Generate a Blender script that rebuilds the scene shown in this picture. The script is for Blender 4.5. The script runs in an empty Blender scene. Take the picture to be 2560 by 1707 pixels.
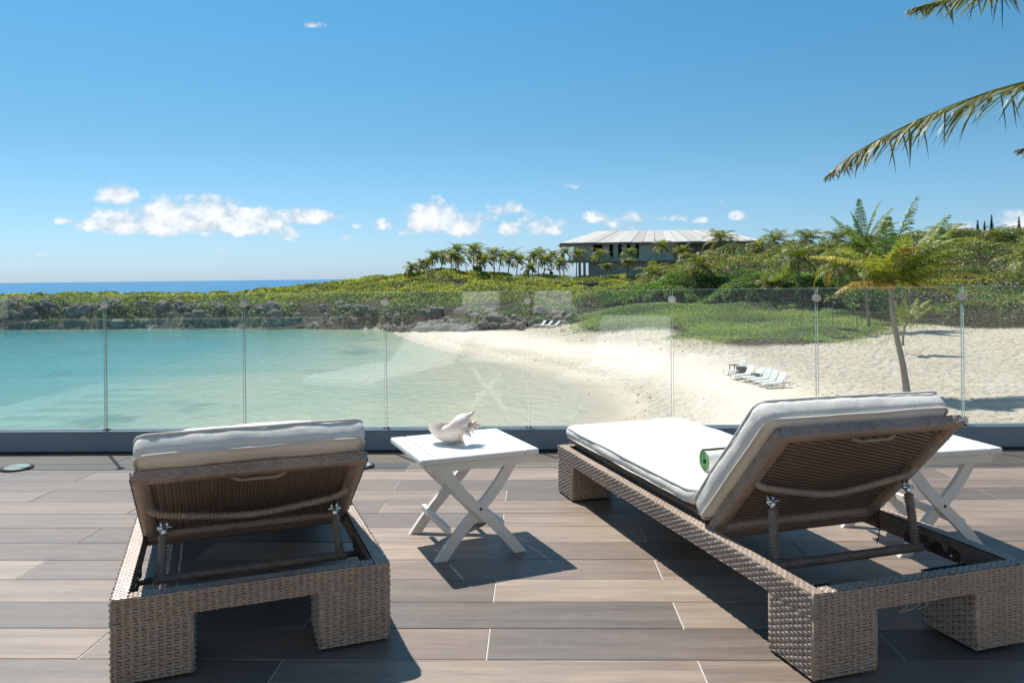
import bpy, bmesh, math, random
import numpy as np
from mathutils import Vector, Matrix, noise as mnoise

# ------------------------------------------------------------------ scene, camera, sky, sun
sc = bpy.context.scene
COL = sc.collection
R = math.radians
# camera calibrated on the photograph (2560 px wide): focal, roll, yaw, principal row, height above deck
F, ROLL, YAW, Y0, CH = 1967.0, .0108, .0261, 691.9, 1.1
cd = bpy.data.cameras.new('camera')
cd.sensor_width = 36.0
cd.lens = F / 2560 * 36
cd.shift_y = -(853.5 - Y0) / 2560
cd.clip_start = .05
cd.clip_end = 60000
cam = bpy.data.objects.new('camera', cd)
COL.objects.link(cam)
cam.matrix_world = (Matrix.Translation((0, 0, CH)) @ Matrix.Rotation(YAW, 4, 'Z')
                    @ Matrix.Rotation(R(90), 4, 'X') @ Matrix.Rotation(-ROLL, 4, 'Z'))
sc.camera = cam
sc.view_settings.view_transform = 'Standard'
sc.view_settings.look = 'None'
sc.view_settings.gamma = 1
sc.view_settings.exposure = EXPOSURE = 0.78
sc.cycles.max_bounces = 6
sc.cycles.diffuse_bounces = 3
sc.cycles.glossy_bounces = 3
sc.cycles.use_adaptive_sampling = True
sc.cycles.adaptive_threshold = .02
sc.cycles.transparent_max_bounces = 16
sc.cycles.use_denoising = True
sc.cycles.caustics_reflective = False
sc.cycles.caustics_refractive = False
sc.cycles.sample_clamp_indirect = 4.0

SUN_EL, SUN_AZ = R(59.5), R(-36.3)          # azimuth measured from +Y towards +X
sun_dir = Vector((math.sin(SUN_AZ) * math.cos(SUN_EL), math.cos(SUN_AZ) * math.cos(SUN_EL), math.sin(SUN_EL)))
sl = bpy.data.lights.new('sun', 'SUN')
sl.energy = 3.5
sl.angle = R(.53)
sl.color = (1.0, .955, .88)
so = bpy.data.objects.new('sun', sl)
COL.objects.link(so)
so.rotation_euler = sun_dir.to_track_quat('Z', 'Y').to_euler()


def ray(u, v):
    du, dv = u - 1280, v - Y0
    cr, sr = math.cos(ROLL), math.sin(ROLL)
    a = cr * du - sr * dv
    b = sr * du + cr * dv
    c, s = math.cos(YAW), math.sin(YAW)
    return Vector((c * a - s * F, s * a + c * F, -b)) / F


K = 2560 / 2352          # survey units (2352 wide) -> photograph pixels


def at(x, y, z):          # where the sight line through (x, y) meets the height z
    r = ray(x * K, y * K)
    t = (z - CH) / r.z
    return Vector((r.x * t, r.y * t, z))


def atd(x, y, d):         # the point at depth d on the sight line
    return Vector((0, 0, CH)) + ray(x * K, y * K) * d


# ------------------------------------------------------------------ node helpers
class NT:
    def __init__(s, tree):
        s.t = tree
        s.n = tree.nodes
        s.l = tree.links
        s.n.clear()

    def node(s, typ, **kw):
        n = s.n.new(typ)
        for k, v in kw.items():
            setattr(n, k, v)
        return n

    def link(s, a, b):
        s.l.new(a, b)

    def val(s, sock, v):
        if isinstance(v, (int, float)):
            sock.default_value = v
        elif isinstance(v, (tuple, list)):
            sock.default_value = tuple(v) + ((1,) if len(v) == 3 and len(sock.default_value) == 4 else ())
        else:
            s.l.new(v, sock)

    def math(s, op, a, b=0.0, c=None, clamp=False):
        n = s.n.new('ShaderNodeMath')
        n.operation = op
        n.use_clamp = clamp
        s.val(n.inputs[0], a)
        s.val(n.inputs[1], b)
        if c is not None:
            s.val(n.inputs[2], c)
        return n.outputs[0]

    def mix(s, f, a, b, blend='MIX'):
        n = s.n.new('ShaderNodeMix')
        n.data_type = 'RGBA'
        n.blend_type = blend
        s.val(n.inputs[0], f)
        s.val(n.inputs[6], a)
        s.val(n.inputs[7], b)
        return n.outputs[2]

    def ramp(s, f, stops, interp='LINEAR'):
        n = s.n.new('ShaderNodeValToRGB')
        cr = n.color_ramp
        cr.interpolation = interp
        while len(cr.elements) < len(stops):
            cr.elements.new(.5)
        for e, (p, c) in zip(cr.elements, stops):
            e.position = p
            e.color = tuple(c) + (1,) if len(c) == 3 else c
        s.val(n.inputs[0], f)
        return n.outputs[0]

    def maprange(s, f, a, b, c=0.0, d=1.0, smooth=False):
        n = s.n.new('ShaderNodeMapRange')
        if smooth:
            n.interpolation_type = 'SMOOTHSTEP'
        s.val(n.inputs[0], f)
        for i, v in enumerate((a, b, c, d)):
            s.val(n.inputs[i + 1], v)
        return n.outputs[0]

    def coord(s, kind='Object', scale=(1, 1, 1), loc=(0, 0, 0)):
        t = s.n.new('ShaderNodeTexCoord')
        m = s.n.new('ShaderNodeMapping')
        s.l.new(t.outputs[kind], m.inputs[0])
        m.inputs['Scale'].default_value = scale
        m.inputs['Location'].default_value = loc
        return m.outputs[0]

    def noise(s, vec, scale, detail=4, rough=.55, dist=0.0, dim='3D'):
        n = s.n.new('ShaderNodeTexNoise')
        n.noise_dimensions = dim
        if vec is not None:
            s.l.new(vec, n.inputs['Vector'])
        n.inputs['Scale'].default_value = scale
        n.inputs['Detail'].default_value = detail
        n.inputs['Roughness'].default_value = rough
        n.inputs['Distortion'].default_value = dist
        return n.outputs[0]

    def bump(s, h, strength=.3, dist=.01):
        n = s.n.new('ShaderNodeBump')
        n.inputs['Strength'].default_value = strength
        n.inputs['Distance'].default_value = dist
        s.l.new(h, n.inputs['Height'])
        return n.outputs[0]


def newmat(name):
    m = bpy.data.materials.new(name)
    m.use_nodes = True
    t = NT(m.node_tree)
    out = t.node('ShaderNodeOutputMaterial')
    return m, t, out


def principled(t, out, color, rough=.6, metal=0.0, spec=.5, normal=None, sheen=0.0, coat=0.0):
    b = t.node('ShaderNodeBsdfPrincipled')
    t.val(b.inputs['Base Color'], color)
    t.val(b.inputs['Roughness'], rough)
    t.val(b.inputs['Metallic'], metal)
    t.val(b.inputs['Specular IOR Level'], spec)
    if sheen:
        b.inputs['Sheen Weight'].default_value = sheen
    if coat:
        b.inputs['Coat Weight'].default_value = coat
    if normal is not None:
        t.link(normal, b.inputs['Normal'])
    t.link(b.outputs[0], out.inputs[0])
    return b


def simple(name, color, rough=.6, metal=0.0, spec=.5, var=.12, scale=12, bump=0.0, bdist=.004, bscale=None, coat=0.0):
    m, t, out = newmat(name)
    co = t.coord('Object')
    n = t.noise(co, scale, 5, .6)
    lo = tuple(c * (1 - var) for c in color)
    hi = tuple(min(1, c * (1 + var)) for c in color)
    c = t.mix(t.maprange(n, .3, .7), lo, hi)
    nm = None
    if bump:
        nm = t.bump(t.noise(co, bscale or scale * 6, 4, .6), bump, bdist)
    rr = t.maprange(t.noise(co, scale * 2.3, 3), .3, .7, max(.02, rough - .08), min(1, rough + .08))
    principled(t, out, c, rr, metal, spec, nm, coat=coat)
    return m


# ------------------------------------------------------------------ sky with fair-weather clouds
w = bpy.data.worlds.new('World')
sc.world = w
w.use_nodes = True
t = NT(w.node_tree)
wout = t.node('ShaderNodeOutputWorld')
bg = t.node('ShaderNodeBackground')
sky = t.node('ShaderNodeTexSky')
sky.sky_type = 'NISHITA'
sky.sun_disc = False
sky.sun_elevation = SUN_EL
sky.sun_rotation = SUN_AZ
sky.altitude = 0
sky.air_density = 1.0
sky.dust_density = .6
sky.ozone_density = 1.6
SKY_STRENGTH = .066
tc = t.node('ShaderNodeTexCoord')
sep = t.node('ShaderNodeSeparateXYZ')
t.link(tc.outputs['Generated'], sep.inputs[0])
dx, dy, dz = sep.outputs
az = t.math('ARCTAN2', dx, dy)
hor = t.math('SQRT', t.math('ADD', t.math('MULTIPLY', dx, dx), t.math('MULTIPLY', dy, dy)))
te = t.math('DIVIDE', dz, t.math('MAXIMUM', hor, .01))
# cumulus: centre, half width, half height (survey units), density
CLOUDS = [(268, 446, 46, 34, 1.1), (300, 508, 120, 40, 1.1), (380, 500, 100, 56, 1.2), (480, 492, 100, 60, 1.25), (560, 505, 120, 46, 1.2),
          (690, 496, 105, 26, 1.0), (655, 533, 44, 26, .9), (995, 498, 82, 56, 1.25), (1072, 516, 62, 40, 1.0), (875, 518, 32, 20, .8),
          (820, 518, 18, 9, .6), (1165, 478, 62, 24, .85), (1172, 521, 42, 28, .85), (1252, 520, 52, 30, .85), (1310, 524, 30, 16, .6), (1366, 499, 46, 20, .8),
          (1456, 500, 55, 20, .7), (1440, 518, 60, 14, .5), (1540, 500, 55, 11, .55), (1696, 496, 34, 15, .75), (1655, 461, 35, 9, .5), (1312, 427, 34, 9, .5),
          (722, 58, 44, 10, .6), (852, 46, 34, 12, .45), (2210, 524, 30, 20, .8), (2325, 508, 40, 28, .85), (1870, 536, 30, 14, .6),
          (1105, 498, 60, 18, .7), (1215, 500, 40, 14, .6), (1290, 512, 46, 14, .55), (1405, 514, 50, 14, .55), (1610, 505, 46, 10, .5), (935, 532, 36, 12, .55), (800, 545, 26, 9, .5), (745, 497, 60, 16, .8), (1500, 522, 50, 10, .45), (512, 577, 36, 9, .5), (590, 580, 26, 7, .4), (150, 507, 22, 12, .5), (85, 580, 20, 8, .35), (250, 585, 40, 7, .35)]
total = None
for (cx, cy, rx, ry, dens) in CLOUDS:
    r = ray(cx * K, cy * K)
    a0 = math.atan2(r.x, r.y)
    e0 = r.z / math.hypot(r.x, r.y)
    u = t.math('MULTIPLY', t.math('SUBTRACT', az, a0), F / (rx * K))
    vv = t.math('MULTIPLY', t.math('SUBTRACT', te, e0 - ry * .25 * K / F), F / (ry * 1.2 * K))
    vv = t.math('MAXIMUM', vv, t.math('MULTIPLY', vv, -2.0))
    d2 = t.math('ADD', t.math('MULTIPLY', u, u), t.math('MULTIPLY', vv, vv))
    m = t.math('MULTIPLY_ADD', d2, -dens, dens, clamp=False)
    total = m if total is None else t.math('MAXIMUM', total, m)
# the same kind of small cumulus goes on low round the horizon outside the view
band = t.math('MULTIPLY', t.maprange(te, .02, .06, 0, 1, True), t.maprange(te, .13, .09, 0, 1, True))
side = t.maprange(t.math('ABSOLUTE', az), .62, .8, 0, 1, True)
cvec = t.node('ShaderNodeCombineXYZ')
t.link(t.math('MULTIPLY', az, 1.0), cvec.inputs[0])
t.link(t.math('MULTIPLY', te, 2.2), cvec.inputs[1])
coarse = t.noise(cvec.outputs[0], 7, 2)
far = t.math('MULTIPLY', t.math('MULTIPLY', band, side), t.maprange(coarse, .55, .75, -.6, 1.0))
far = t.math('ADD', far, t.math('MULTIPLY', t.math('SUBTRACT', 1.0, t.math('MULTIPLY', band, side)), -1.0))
total = t.math('MAXIMUM', total, far)
cv2 = t.node('ShaderNodeCombineXYZ')
t.link(az, cv2.inputs[0])
t.link(t.math('MULTIPLY', te, 1.25), cv2.inputs[1])
nz = t.noise(cv2.outputs[0], 46, 8, .58, .15)
nz2 = t.noise(cv2.outputs[0], 19, 3, .5)
den = t.math('ADD', total, t.math('MULTIPLY', t.math('SUBTRACT', nz, .5), 2.1))
den = t.math('ADD', den, t.math('MULTIPLY', t.math('SUBTRACT', nz2, .5), .9))
mask = t.maprange(den, .12, .95, 0, 1, True)
mask = t.math('MULTIPLY', mask, t.maprange(total, -.15, .2, 0, 1, True))
shade = t.maprange(t.math('ADD', nz, t.math('MULTIPLY', den, .22)), .45, .95, 0, 1, True)
ccol = t.mix(shade, (5.4, 6.2, 7.0), (9.4, 9.5, 9.6))
# clean tropical air: less red high up, no yellow haze at the horizon
tint = t.ramp(t.math('MULTIPLY', te, 2.0), [(0.0, (.70, 1.0, 1.62)), (.05, (.64, .92, 1.40)), (.14, (.57, .86, 1.16)), (.34, (.46, .82, .96)), (.66, (.38, .89, 1.04)), (1.0, (.38, .89, 1.04))])
skyc = t.mix(1.0, sky.outputs[0], tint, 'MULTIPLY')
fin = t.mix(t.math('MULTIPLY', mask, .9), skyc, ccol)
bg2 = t.node('ShaderNodeBackground')
t.link(fin, bg2.inputs[0])
t.link(skyc, bg.inputs[0])
bg.inputs[1].default_value = bg2.inputs[1].default_value = SKY_STRENGTH
# clouds are only worked out where a cloud can be: low round the horizon, and the wisps higher up
low = t.math('MULTIPLY', t.math('GREATER_THAN', te, .015), t.math('LESS_THAN', te, .135))
hi_ = t.math('MULTIPLY', t.math('GREATER_THAN', te, .295), t.math('LESS_THAN', te, .345))
hi_ = t.math('MULTIPLY', hi_, t.math('LESS_THAN', t.math('ABSOLUTE', t.math('ADD', az, .21)), .12))
mx = t.node('ShaderNodeMixShader')
t.link(t.math('MAXIMUM', low, hi_), mx.inputs[0])
t.link(bg.outputs[0], mx.inputs[1])
t.link(bg2.outputs[0], mx.inputs[2])
t.link(mx.outputs[0], wout.inputs[0])


# ------------------------------------------------------------------ mesh helpers
class MB:
    """collects vertices and faces, builds one mesh object"""
    def __init__(s):
        s.v = []
        s.f = []
        s.mi = []
        s.n = 0

    def add(s, V, Fc, mi=0):
        V = np.asarray(V, dtype=np.float32).reshape(-1, 3)
        s.v.append(V)
        if isinstance(Fc, np.ndarray):
            s.f.append((Fc + s.n).astype(np.int32))
            s.mi.append(np.full(len(Fc), mi, np.int32))
        else:
            for k in set(len(f) for f in Fc):
                A = np.array([f for f in Fc if len(f) == k], np.int32) + s.n
                s.f.append(A)
                s.mi.append(np.full(len(A), mi, np.int32))
        s.n += len(V)
        return s

    def xform(s, M):
        M = np.array(M)
        s.v = [(v @ M[:3, :3].T + M[:3, 3]).astype(np.float32) for v in s.v]
        return s

    def mesh(s, name, mats, smooth=False, attr=None):
        me = bpy.data.meshes.new(name)
        V = np.concatenate(s.v)
        me.vertices.add(len(V))
        me.vertices.foreach_set('co', V.ravel())
        nl = sum(f.size for f in s.f)
        npoly = sum(len(f) for f in s.f)
        me.loops.add(nl)
        me.loops.foreach_set('vertex_index', np.concatenate([f.ravel() for f in s.f]))
        me.polygons.add(npoly)
        tot = np.concatenate([np.full(len(f), f.shape[1], np.int32) for f in s.f])
        st = np.concatenate([[0], np.cumsum(tot)[:-1]]).astype(np.int32)
        me.polygons.foreach_set('loop_start', st)
        me.polygons.foreach_set('material_index', np.concatenate(s.mi))
        me.polygons.foreach_set('use_smooth', np.full(npoly, bool(smooth)))
        for m in (mats if isinstance(mats, (list, tuple)) else [mats]):
            me.materials.append(m)
        if attr is not None:
            for an, arr in attr.items():
                if arr.ndim == 1:
                    a = me.attributes.new(an, 'FLOAT', 'POINT')
                    a.data.foreach_set('value', arr.astype(np.float32))
                else:
                    a = me.attributes.new(an, 'FLOAT_COLOR', 'POINT')
                    c4 = np.ones((len(arr), 4), np.float32)
                    c4[:, :3] = arr
                    a.data.foreach_set('color', c4.ravel())
        me.update(calc_edges=True)
        return me

    def build(s, name, mats, parent=None, smooth=False, attr=None):
        return link(name, s.mesh(name, mats, smooth, attr), parent)


def link(name, me, parent=None):
    o = bpy.data.objects.new(name, me)
    COL.objects.link(o)
    if parent is not None:
        o.parent = parent
    return o


def thing(name, label, cat, loc=(0, 0, 0), rz=0.0, group=None):
    o = link(name, None)
    o.location = loc
    o.rotation_euler = (0, 0, rz)
    return tag(o, label, cat, group)


def tag(o, label, cat, group=None, kind=None):
    o['label'] = label
    o['category'] = cat
    if group:
        o['group'] = group
    if kind:
        o['kind'] = kind
    return o


def struct(o):
    o['kind'] = 'structure'
    return o


def copy_tree(o, parent=None):
    c = o.copy()
    COL.objects.link(c)
    if parent is not None:
        c.parent = parent
    for ch in list(o.children):
        copy_tree(ch, c)
    return c


BF = [(0, 3, 2, 1), (4, 5, 6, 7), (0, 1, 5, 4), (1, 2, 6, 5), (2, 3, 7, 6), (3, 0, 4, 7)]


def box(x0, x1, y0, y1, z0, z1):
    return ([(x0, y0, z0), (x1, y0, z0), (x1, y1, z0), (x0, y1, z0), (x0, y0, z1), (x1, y0, z1), (x1, y1, z1), (x0, y1, z1)], BF)


def bbox(x0, x1, y0, y1, z0, z1, b=.004, seg=2):
    """bevelled box"""
    bm = bmesh.new()
    bmesh.ops.create_cube(bm, size=1)
    for v in bm.verts:
        v.co = Vector(((x0 + x1) / 2 + v.co.x * (x1 - x0), (y0 + y1) / 2 + v.co.y * (y1 - y0), (z0 + z1) / 2 + v.co.z * (z1 - z0)))
    bmesh.ops.bevel(bm, geom=bm.edges[:], offset=b, segments=seg, affect='EDGES', profile=.5)
    V = [tuple(v.co) for v in bm.verts]
    bm.verts.index_update()
    Fc = [tuple(v.index for v in f.verts) for f in bm.faces]
    bm.free()
    return V, Fc


def frames(P):
    P = np.asarray(P, float)
    T = np.gradient(P, axis=0)
    T /= np.linalg.norm(T, axis=1)[:, None] + 1e-12
    up = np.array([0, 0, 1.0]) if abs(T[0][2]) < .9 else np.array([1.0, 0, 0])
    N = np.zeros_like(P)
    n = np.cross(up, T[0])
    n /= np.linalg.norm(n)
    for i in range(len(P)):
        n = n - T[i] * np.dot(n, T[i])
        n /= np.linalg.norm(n)
        N[i] = n
    B = np.cross(T, N)
    return P, T, N, B


def tube(P, r, seg=10, cap=True):
    P, T, N, B = frames(P)
    n = len(P)
    r = np.broadcast_to(np.asarray(r, float), (n,))
    a = np.linspace(0, 2 * math.pi, seg, endpoint=False)
    V = P[:, None, :] + r[:, None, None] * (np.cos(a)[None, :, None] * N[:, None, :] + np.sin(a)[None, :, None] * B[:, None, :])
    V = V.reshape(-1, 3)
    i, j = np.meshgrid(np.arange(n - 1), np.arange(seg), indexing='ij')
    j2 = (j + 1) % seg
    Fq = np.stack([i * seg + j, i * seg + j2, (i + 1) * seg + j2, (i + 1) * seg + j], -1).reshape(-1, 4)
    Fl = [tuple(f) for f in Fq]
    if cap:
        Fl.append(tuple(range(seg - 1, -1, -1)))
        Fl.append(tuple((n - 1) * seg + k for k in range(seg)))
    return V, Fl


def resample(P, step):
    P = np.asarray(P, float)
    d = np.concatenate([[0], np.cumsum(np.linalg.norm(np.diff(P, axis=0), axis=1))])
    n = max(2, int(d[-1] / step))
    s = np.linspace(0, d[-1], n)
    return np.stack([np.interp(s, d, P[:, k]) for k in range(3)], 1)


def spline(P, n=12):
    P = [np.asarray(p, float) for p in P]
    Q = [2 * P[0] - P[1]] + P + [2 * P[-1] - P[-2]]
    out = []
    for i in range(1, len(Q) - 2):
        for k in range(n):
            u = k / n
            a, b, c, d = Q[i - 1:i + 3]
            out.append(.5 * ((2 * b) + (c - a) * u + (2 * a - 5 * b + 4 * c - d) * u * u + (3 * b - a - 3 * c + d) * u ** 3))
    out.append(P[-1])
    return np.array(out)


def wrapped(P, r, pitch=.0075, depth=.0018, seg=12):
    """a rod wrapped with round cane: ribs along its length"""
    Q = resample(P, pitch / 3)
    k = np.arange(len(Q)) % 3
    rr = r + np.where(k == 0, -depth, np.where(k == 1, depth * .5, depth * .3))
    return tube(Q, rr, seg)


def lathe(prof, seg=24, axis='z'):
    n = len(prof)
    a = np.linspace(0, 2 * math.pi, seg, endpoint=False)
    V = np.array([(r * math.cos(x), r * math.sin(x), z) for r, z in prof for x in a])
    Fl = []
    for i in range(n - 1):
        for j in range(seg):
            j2 = (j + 1) % seg
            Fl.append((i * seg + j, i * seg + j2, (i + 1) * seg + j2, (i + 1) * seg + j))
    Fl.append(tuple(range(seg - 1, -1, -1)))
    Fl.append(tuple((n - 1) * seg + k for k in range(seg)))
    return V, Fl

# ------------------------------------------------------------------ materials of the terrace
def mat_plank(name, per_object=True):
    m, t, out = newmat(name)
    if per_object:
        oi = t.node('ShaderNodeObjectInfo')
        rnd = oi.outputs['Random']
        co = t.node('ShaderNodeTexCoord').outputs['Object']
    else:
        co = t.node('ShaderNodeTexCoord').outputs['Object']
        bt = t.node('ShaderNodeTexBrick')
        t.link(co, bt.inputs[0])
        bt.inputs['Scale'].default_value = 1
        bt.inputs['Brick Width'].default_value = 1.195
        bt.inputs['Row Height'].default_value = .2008
        bt.inputs['Mortar Size'].default_value = .002
        bt.inputs['Color1'].default_value = (0, 0, 0, 1)
        bt.inputs['Color2'].default_value = (1, 1, 1, 1)
        rnd = bt.outputs[0]
    off = t.node('ShaderNodeVectorMath', operation='ADD')
    cb = t.node('ShaderNodeCombineXYZ')
    t.link(t.math('MULTIPLY', rnd, 37.0), cb.inputs[0])
    t.link(t.math('MULTIPLY', rnd, 91.0), cb.inputs[1])
    t.link(co, off.inputs[0])
    t.link(cb.outputs[0], off.inputs[1])
    mp = t.node('ShaderNodeMapping')
    mp.inputs['Scale'].default_value = (1.6, 22, 1)
    t.link(off.outputs[0], mp.inputs[0])
    g1 = t.noise(mp.outputs[0], 1.0, 6, .65, .6)
    mp2 = t.node('ShaderNodeMapping')
    mp2.inputs['Scale'].default_value = (7, 150, 1)
    t.link(off.outputs[0], mp2.inputs[0])
    g2 = t.noise(mp2.outputs[0], 1.0, 4, .6)
    big = t.noise(off.outputs[0], 1.3, 2)
    tone = t.math('ADD', t.math('MULTIPLY', rnd, .72), t.math('MULTIPLY', t.math('SUBTRACT', g1, .5), .75))
    tone = t.math('ADD', tone, t.math('MULTIPLY', t.math('SUBTRACT', g2, .5), .38))
    tone = t.math('ADD', tone, t.math('MULTIPLY', big, .25))
    c = t.ramp(tone, [(.0, (.085, .064, .051)), (.3, (.135, .097, .073)), (.55, (.20, .138, .100)), (.8, (.31, .222, .160)), (1.0, (.46, .355, .27))])
    hue = t.mix(t.math('MULTIPLY', t.noise(off.outputs[0], .9, 1), .5), c, t.mix(1.0, c, (.88, .98, 1.08), 'MULTIPLY'))
    # dust and salt film
    dust = t.maprange(t.noise(t.coord('Object', (3, 3, 1)), 5, 6, .7), .5, .8, 0, .12)
    hue = t.mix(dust, hue, (.42, .39, .35))
    spk = t.maprange(t.noise(t.node('ShaderNodeNewGeometry').outputs['Position'], 140, 2, .5), .74, .78, 0, .55)
    hue = t.mix(spk, hue, (.5, .48, .44))
    h = t.math('ADD', t.math('MULTIPLY', g1, .6), g2)
    rr = t.maprange(g1, .3, .7, .46, .6)
    principled(t, out, hue, rr, 0, .85, t.bump(h, .25, .0015))
    return m


M_PLANK = mat_plank('plank_porcelain')
M_DECKFAR = mat_plank('deck_porcelain', False)
M_GROUT = simple('grout', (.55, .52, .47), .9, var=.2, scale=60)


def mat_cane(name, lo, hi, rough=.36):
    m, t, out = newmat(name)
    co = t.coord('Object')
    n = t.noise(co, 55, 3, .6)
    n2 = t.noise(co, 6, 3, .6)
    f = t.math('ADD', t.math('MULTIPLY', n, .65), t.math('MULTIPLY', n2, .5))
    c = t.mix(t.maprange(f, .35, .8), lo, hi)
    gm = t.node('ShaderNodeNewGeometry')
    dust = t.math('MULTIPLY', t.maprange(t.noise(co, 19, 5, .7), .5, .75), .22)
    c = t.mix(dust, c, (.42, .37, .32))
    principled(t, out, c, t.maprange(n2, .3, .7, rough - .06, rough + .12), 0, .5, t.bump(t.noise(co, 420, 2), .15, .0006))
    return m


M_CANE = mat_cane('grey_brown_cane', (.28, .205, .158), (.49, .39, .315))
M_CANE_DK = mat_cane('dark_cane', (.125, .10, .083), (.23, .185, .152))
M_CANE_MID = mat_cane('mid_cane', (.25, .19, .152), (.44, .352, .29))
M_CORE = simple('frame_core', (.02, .016, .013), .9)  # near-black, so shade between the strands is put into the colour
M_STEEL = simple('brushed_steel', (.62, .61, .58), .32, 1.0, var=.1, scale=40)
M_CHROME = simple('zinc_fitting', (.72, .72, .72), .22, 1.0, var=.15, scale=60)
M_PLATE = simple('brown_coated_plate', (.045, .034, .030), .5, var=.2, scale=40)
M_RUBBER = simple('black_rubber', (.02, .02, .02), .7)


def mat_fabric(name, col):
    m, t, out = newmat(name)
    co = t.coord('Object')
    stain = t.maprange(t.noise(co, 5, 6, .65, .4), .48, .8, 0, .16)
    c = t.mix(stain, col, tuple(x * y for x, y in zip(col, (.78, .72, .62))))
    v = t.noise(t.coord('Object', (1, 1, 1)), 900, 1)
    wr = t.noise(co, 16, 4, .6, .8)
    h = t.math('ADD', t.math('MULTIPLY', v, .25), wr)
    principled(t, out, c, .9, 0, .25, t.bump(h, .5, .012), sheen=.15)
    return m


M_FABRIC = mat_fabric('ivory_canvas', (.80, .775, .72))
M_PIPING = mat_fabric('ivory_piping', (.74, .71, .65))


def mat_paint(name):
    m, t, out = newmat(name)
    co = t.coord('Object')
    g = t.noise(t.coord('Object', (4, 70, 70)), 1.0, 4, .6)
    c = t.mix(t.maprange(t.noise(co, 9, 5, .7), .45, .75, 0, .35), (.80, .79, .75), (.70, .68, .62))
    chip = t.maprange(t.noise(co, 38, 5, .75), .735, .75)
    c = t.mix(chip, c, (.20, .16, .13))
    principled(t, out, c, .42, 0, .45, t.bump(g, .12, .001))
    return m


M_PAINT = mat_paint('white_painted_wood')


def mat_glass():
    m, t, out = newmat('balustrade_glass')
    gm = t.node('ShaderNodeNewGeometry')
    dot = t.node('ShaderNodeVectorMath', operation='DOT_PRODUCT')
    t.link(gm.outputs['Incoming'], dot.inputs[0])
    t.link(gm.outputs['Normal'], dot.inputs[1])
    cs = t.math('ABSOLUTE', dot.outputs['Value'])
    fr = t.math('MULTIPLY_ADD', t.math('POWER', t.math('SUBTRACT', 1.0, cs), 5.0), .94, .055)
    tr = t.node('ShaderNodeBsdfTransparent')
    tr.inputs[0].default_value = (.945, .985, .975, 1)
    gl = t.node('ShaderNodeBsdfGlossy')
    gl.inputs['Roughness'].default_value = 0
    gl.inputs['Color'].default_value = (1, 1, 1, 1)
    mx = t.node('ShaderNodeMixShader')
    t.link(fr, mx.inputs[0])
    t.link(tr.outputs[0], mx.inputs[1])
    t.link(gl.outputs[0], mx.inputs[2])
    # dried salt spray
    co = t.coord('Object')
    spray = t.math('MULTIPLY', t.maprange(t.noise(co, 160, 2, .5), .5, .75), t.maprange(t.noise(co, 3, 4, .6), .3, .7, .02, .11))
    spray = t.math('ADD', spray, .008)
    df = t.node('ShaderNodeBsdfTranslucent')
    df.inputs[0].default_value = (.75, .78, .78, 1)
    mx2 = t.node('ShaderNodeMixShader')
    t.link(spray, mx2.inputs[0])
    t.link(mx.outputs[0], mx2.inputs[1])
    t.link(df.outputs[0], mx2.inputs[2])
    t.link(mx2.outputs[0], out.inputs[0])
    return m


M_GLASS = mat_glass()


def mat_glass_edge():
    m, t, out = newmat('glass_edge')
    b = principled(t, out, t.mix(t.noise(t.coord('Object'), 25, 2), (.30, .44, .40), (.62, .72, .68)), .12, 0, .6)
    return m


M_GEDGE = mat_glass_edge()
M_KERB = simple('slate_blue_cladding', (.185, .25, .315), .4, 0, .5, var=.06, scale=3)
M_KERBTOP = simple('kerb_cap', (.20, .23, .25), .4, .3, var=.08)
M_BLACK = simple('black_joint', (.012, .014, .016), .8)

# ------------------------------------------------------------------ the deck
ROW0, ROWP, PL = 2.262, .2008, 1.195
deck = MB().add(*box(-14, 14, -14, ROW0 - 3 * ROWP, -.35, 0)).add(*box(-14, -4.72, ROW0 - 3 * ROWP, 5.07, -.35, 0)).add(*box(4.72, 14, ROW0 - 3 * ROWP, 5.07, -.35, 0)) \
    .build('deck', M_DECKFAR)
struct(deck)
grout = MB().add(*box(-4.72, 4.72, ROW0 - 3 * ROWP, 5.07, -.35, -.0022)).build('grout_bed', M_GROUT, deck)
pm = MB().add(*bbox(0, PL - .0042, 0, ROWP - .0036, -.012, 0, .0012, 1)).mesh('plank', M_PLANK)
rng = random.Random(5)
n = -3
while ROW0 + n * ROWP < 5.05:
    x0 = (-.145 if n % 2 == 0 else -.735) - 4 * PL
    for k in range(9):
        xx = x0 + k * PL
        if -4.72 <= xx + .0 and xx + PL < 4.73:
            o = link('plank', pm, deck)
            o.location = (xx + .002, ROW0 + n * ROWP + .0018, rng.uniform(-.0005, .0005))
    n += 1

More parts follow.
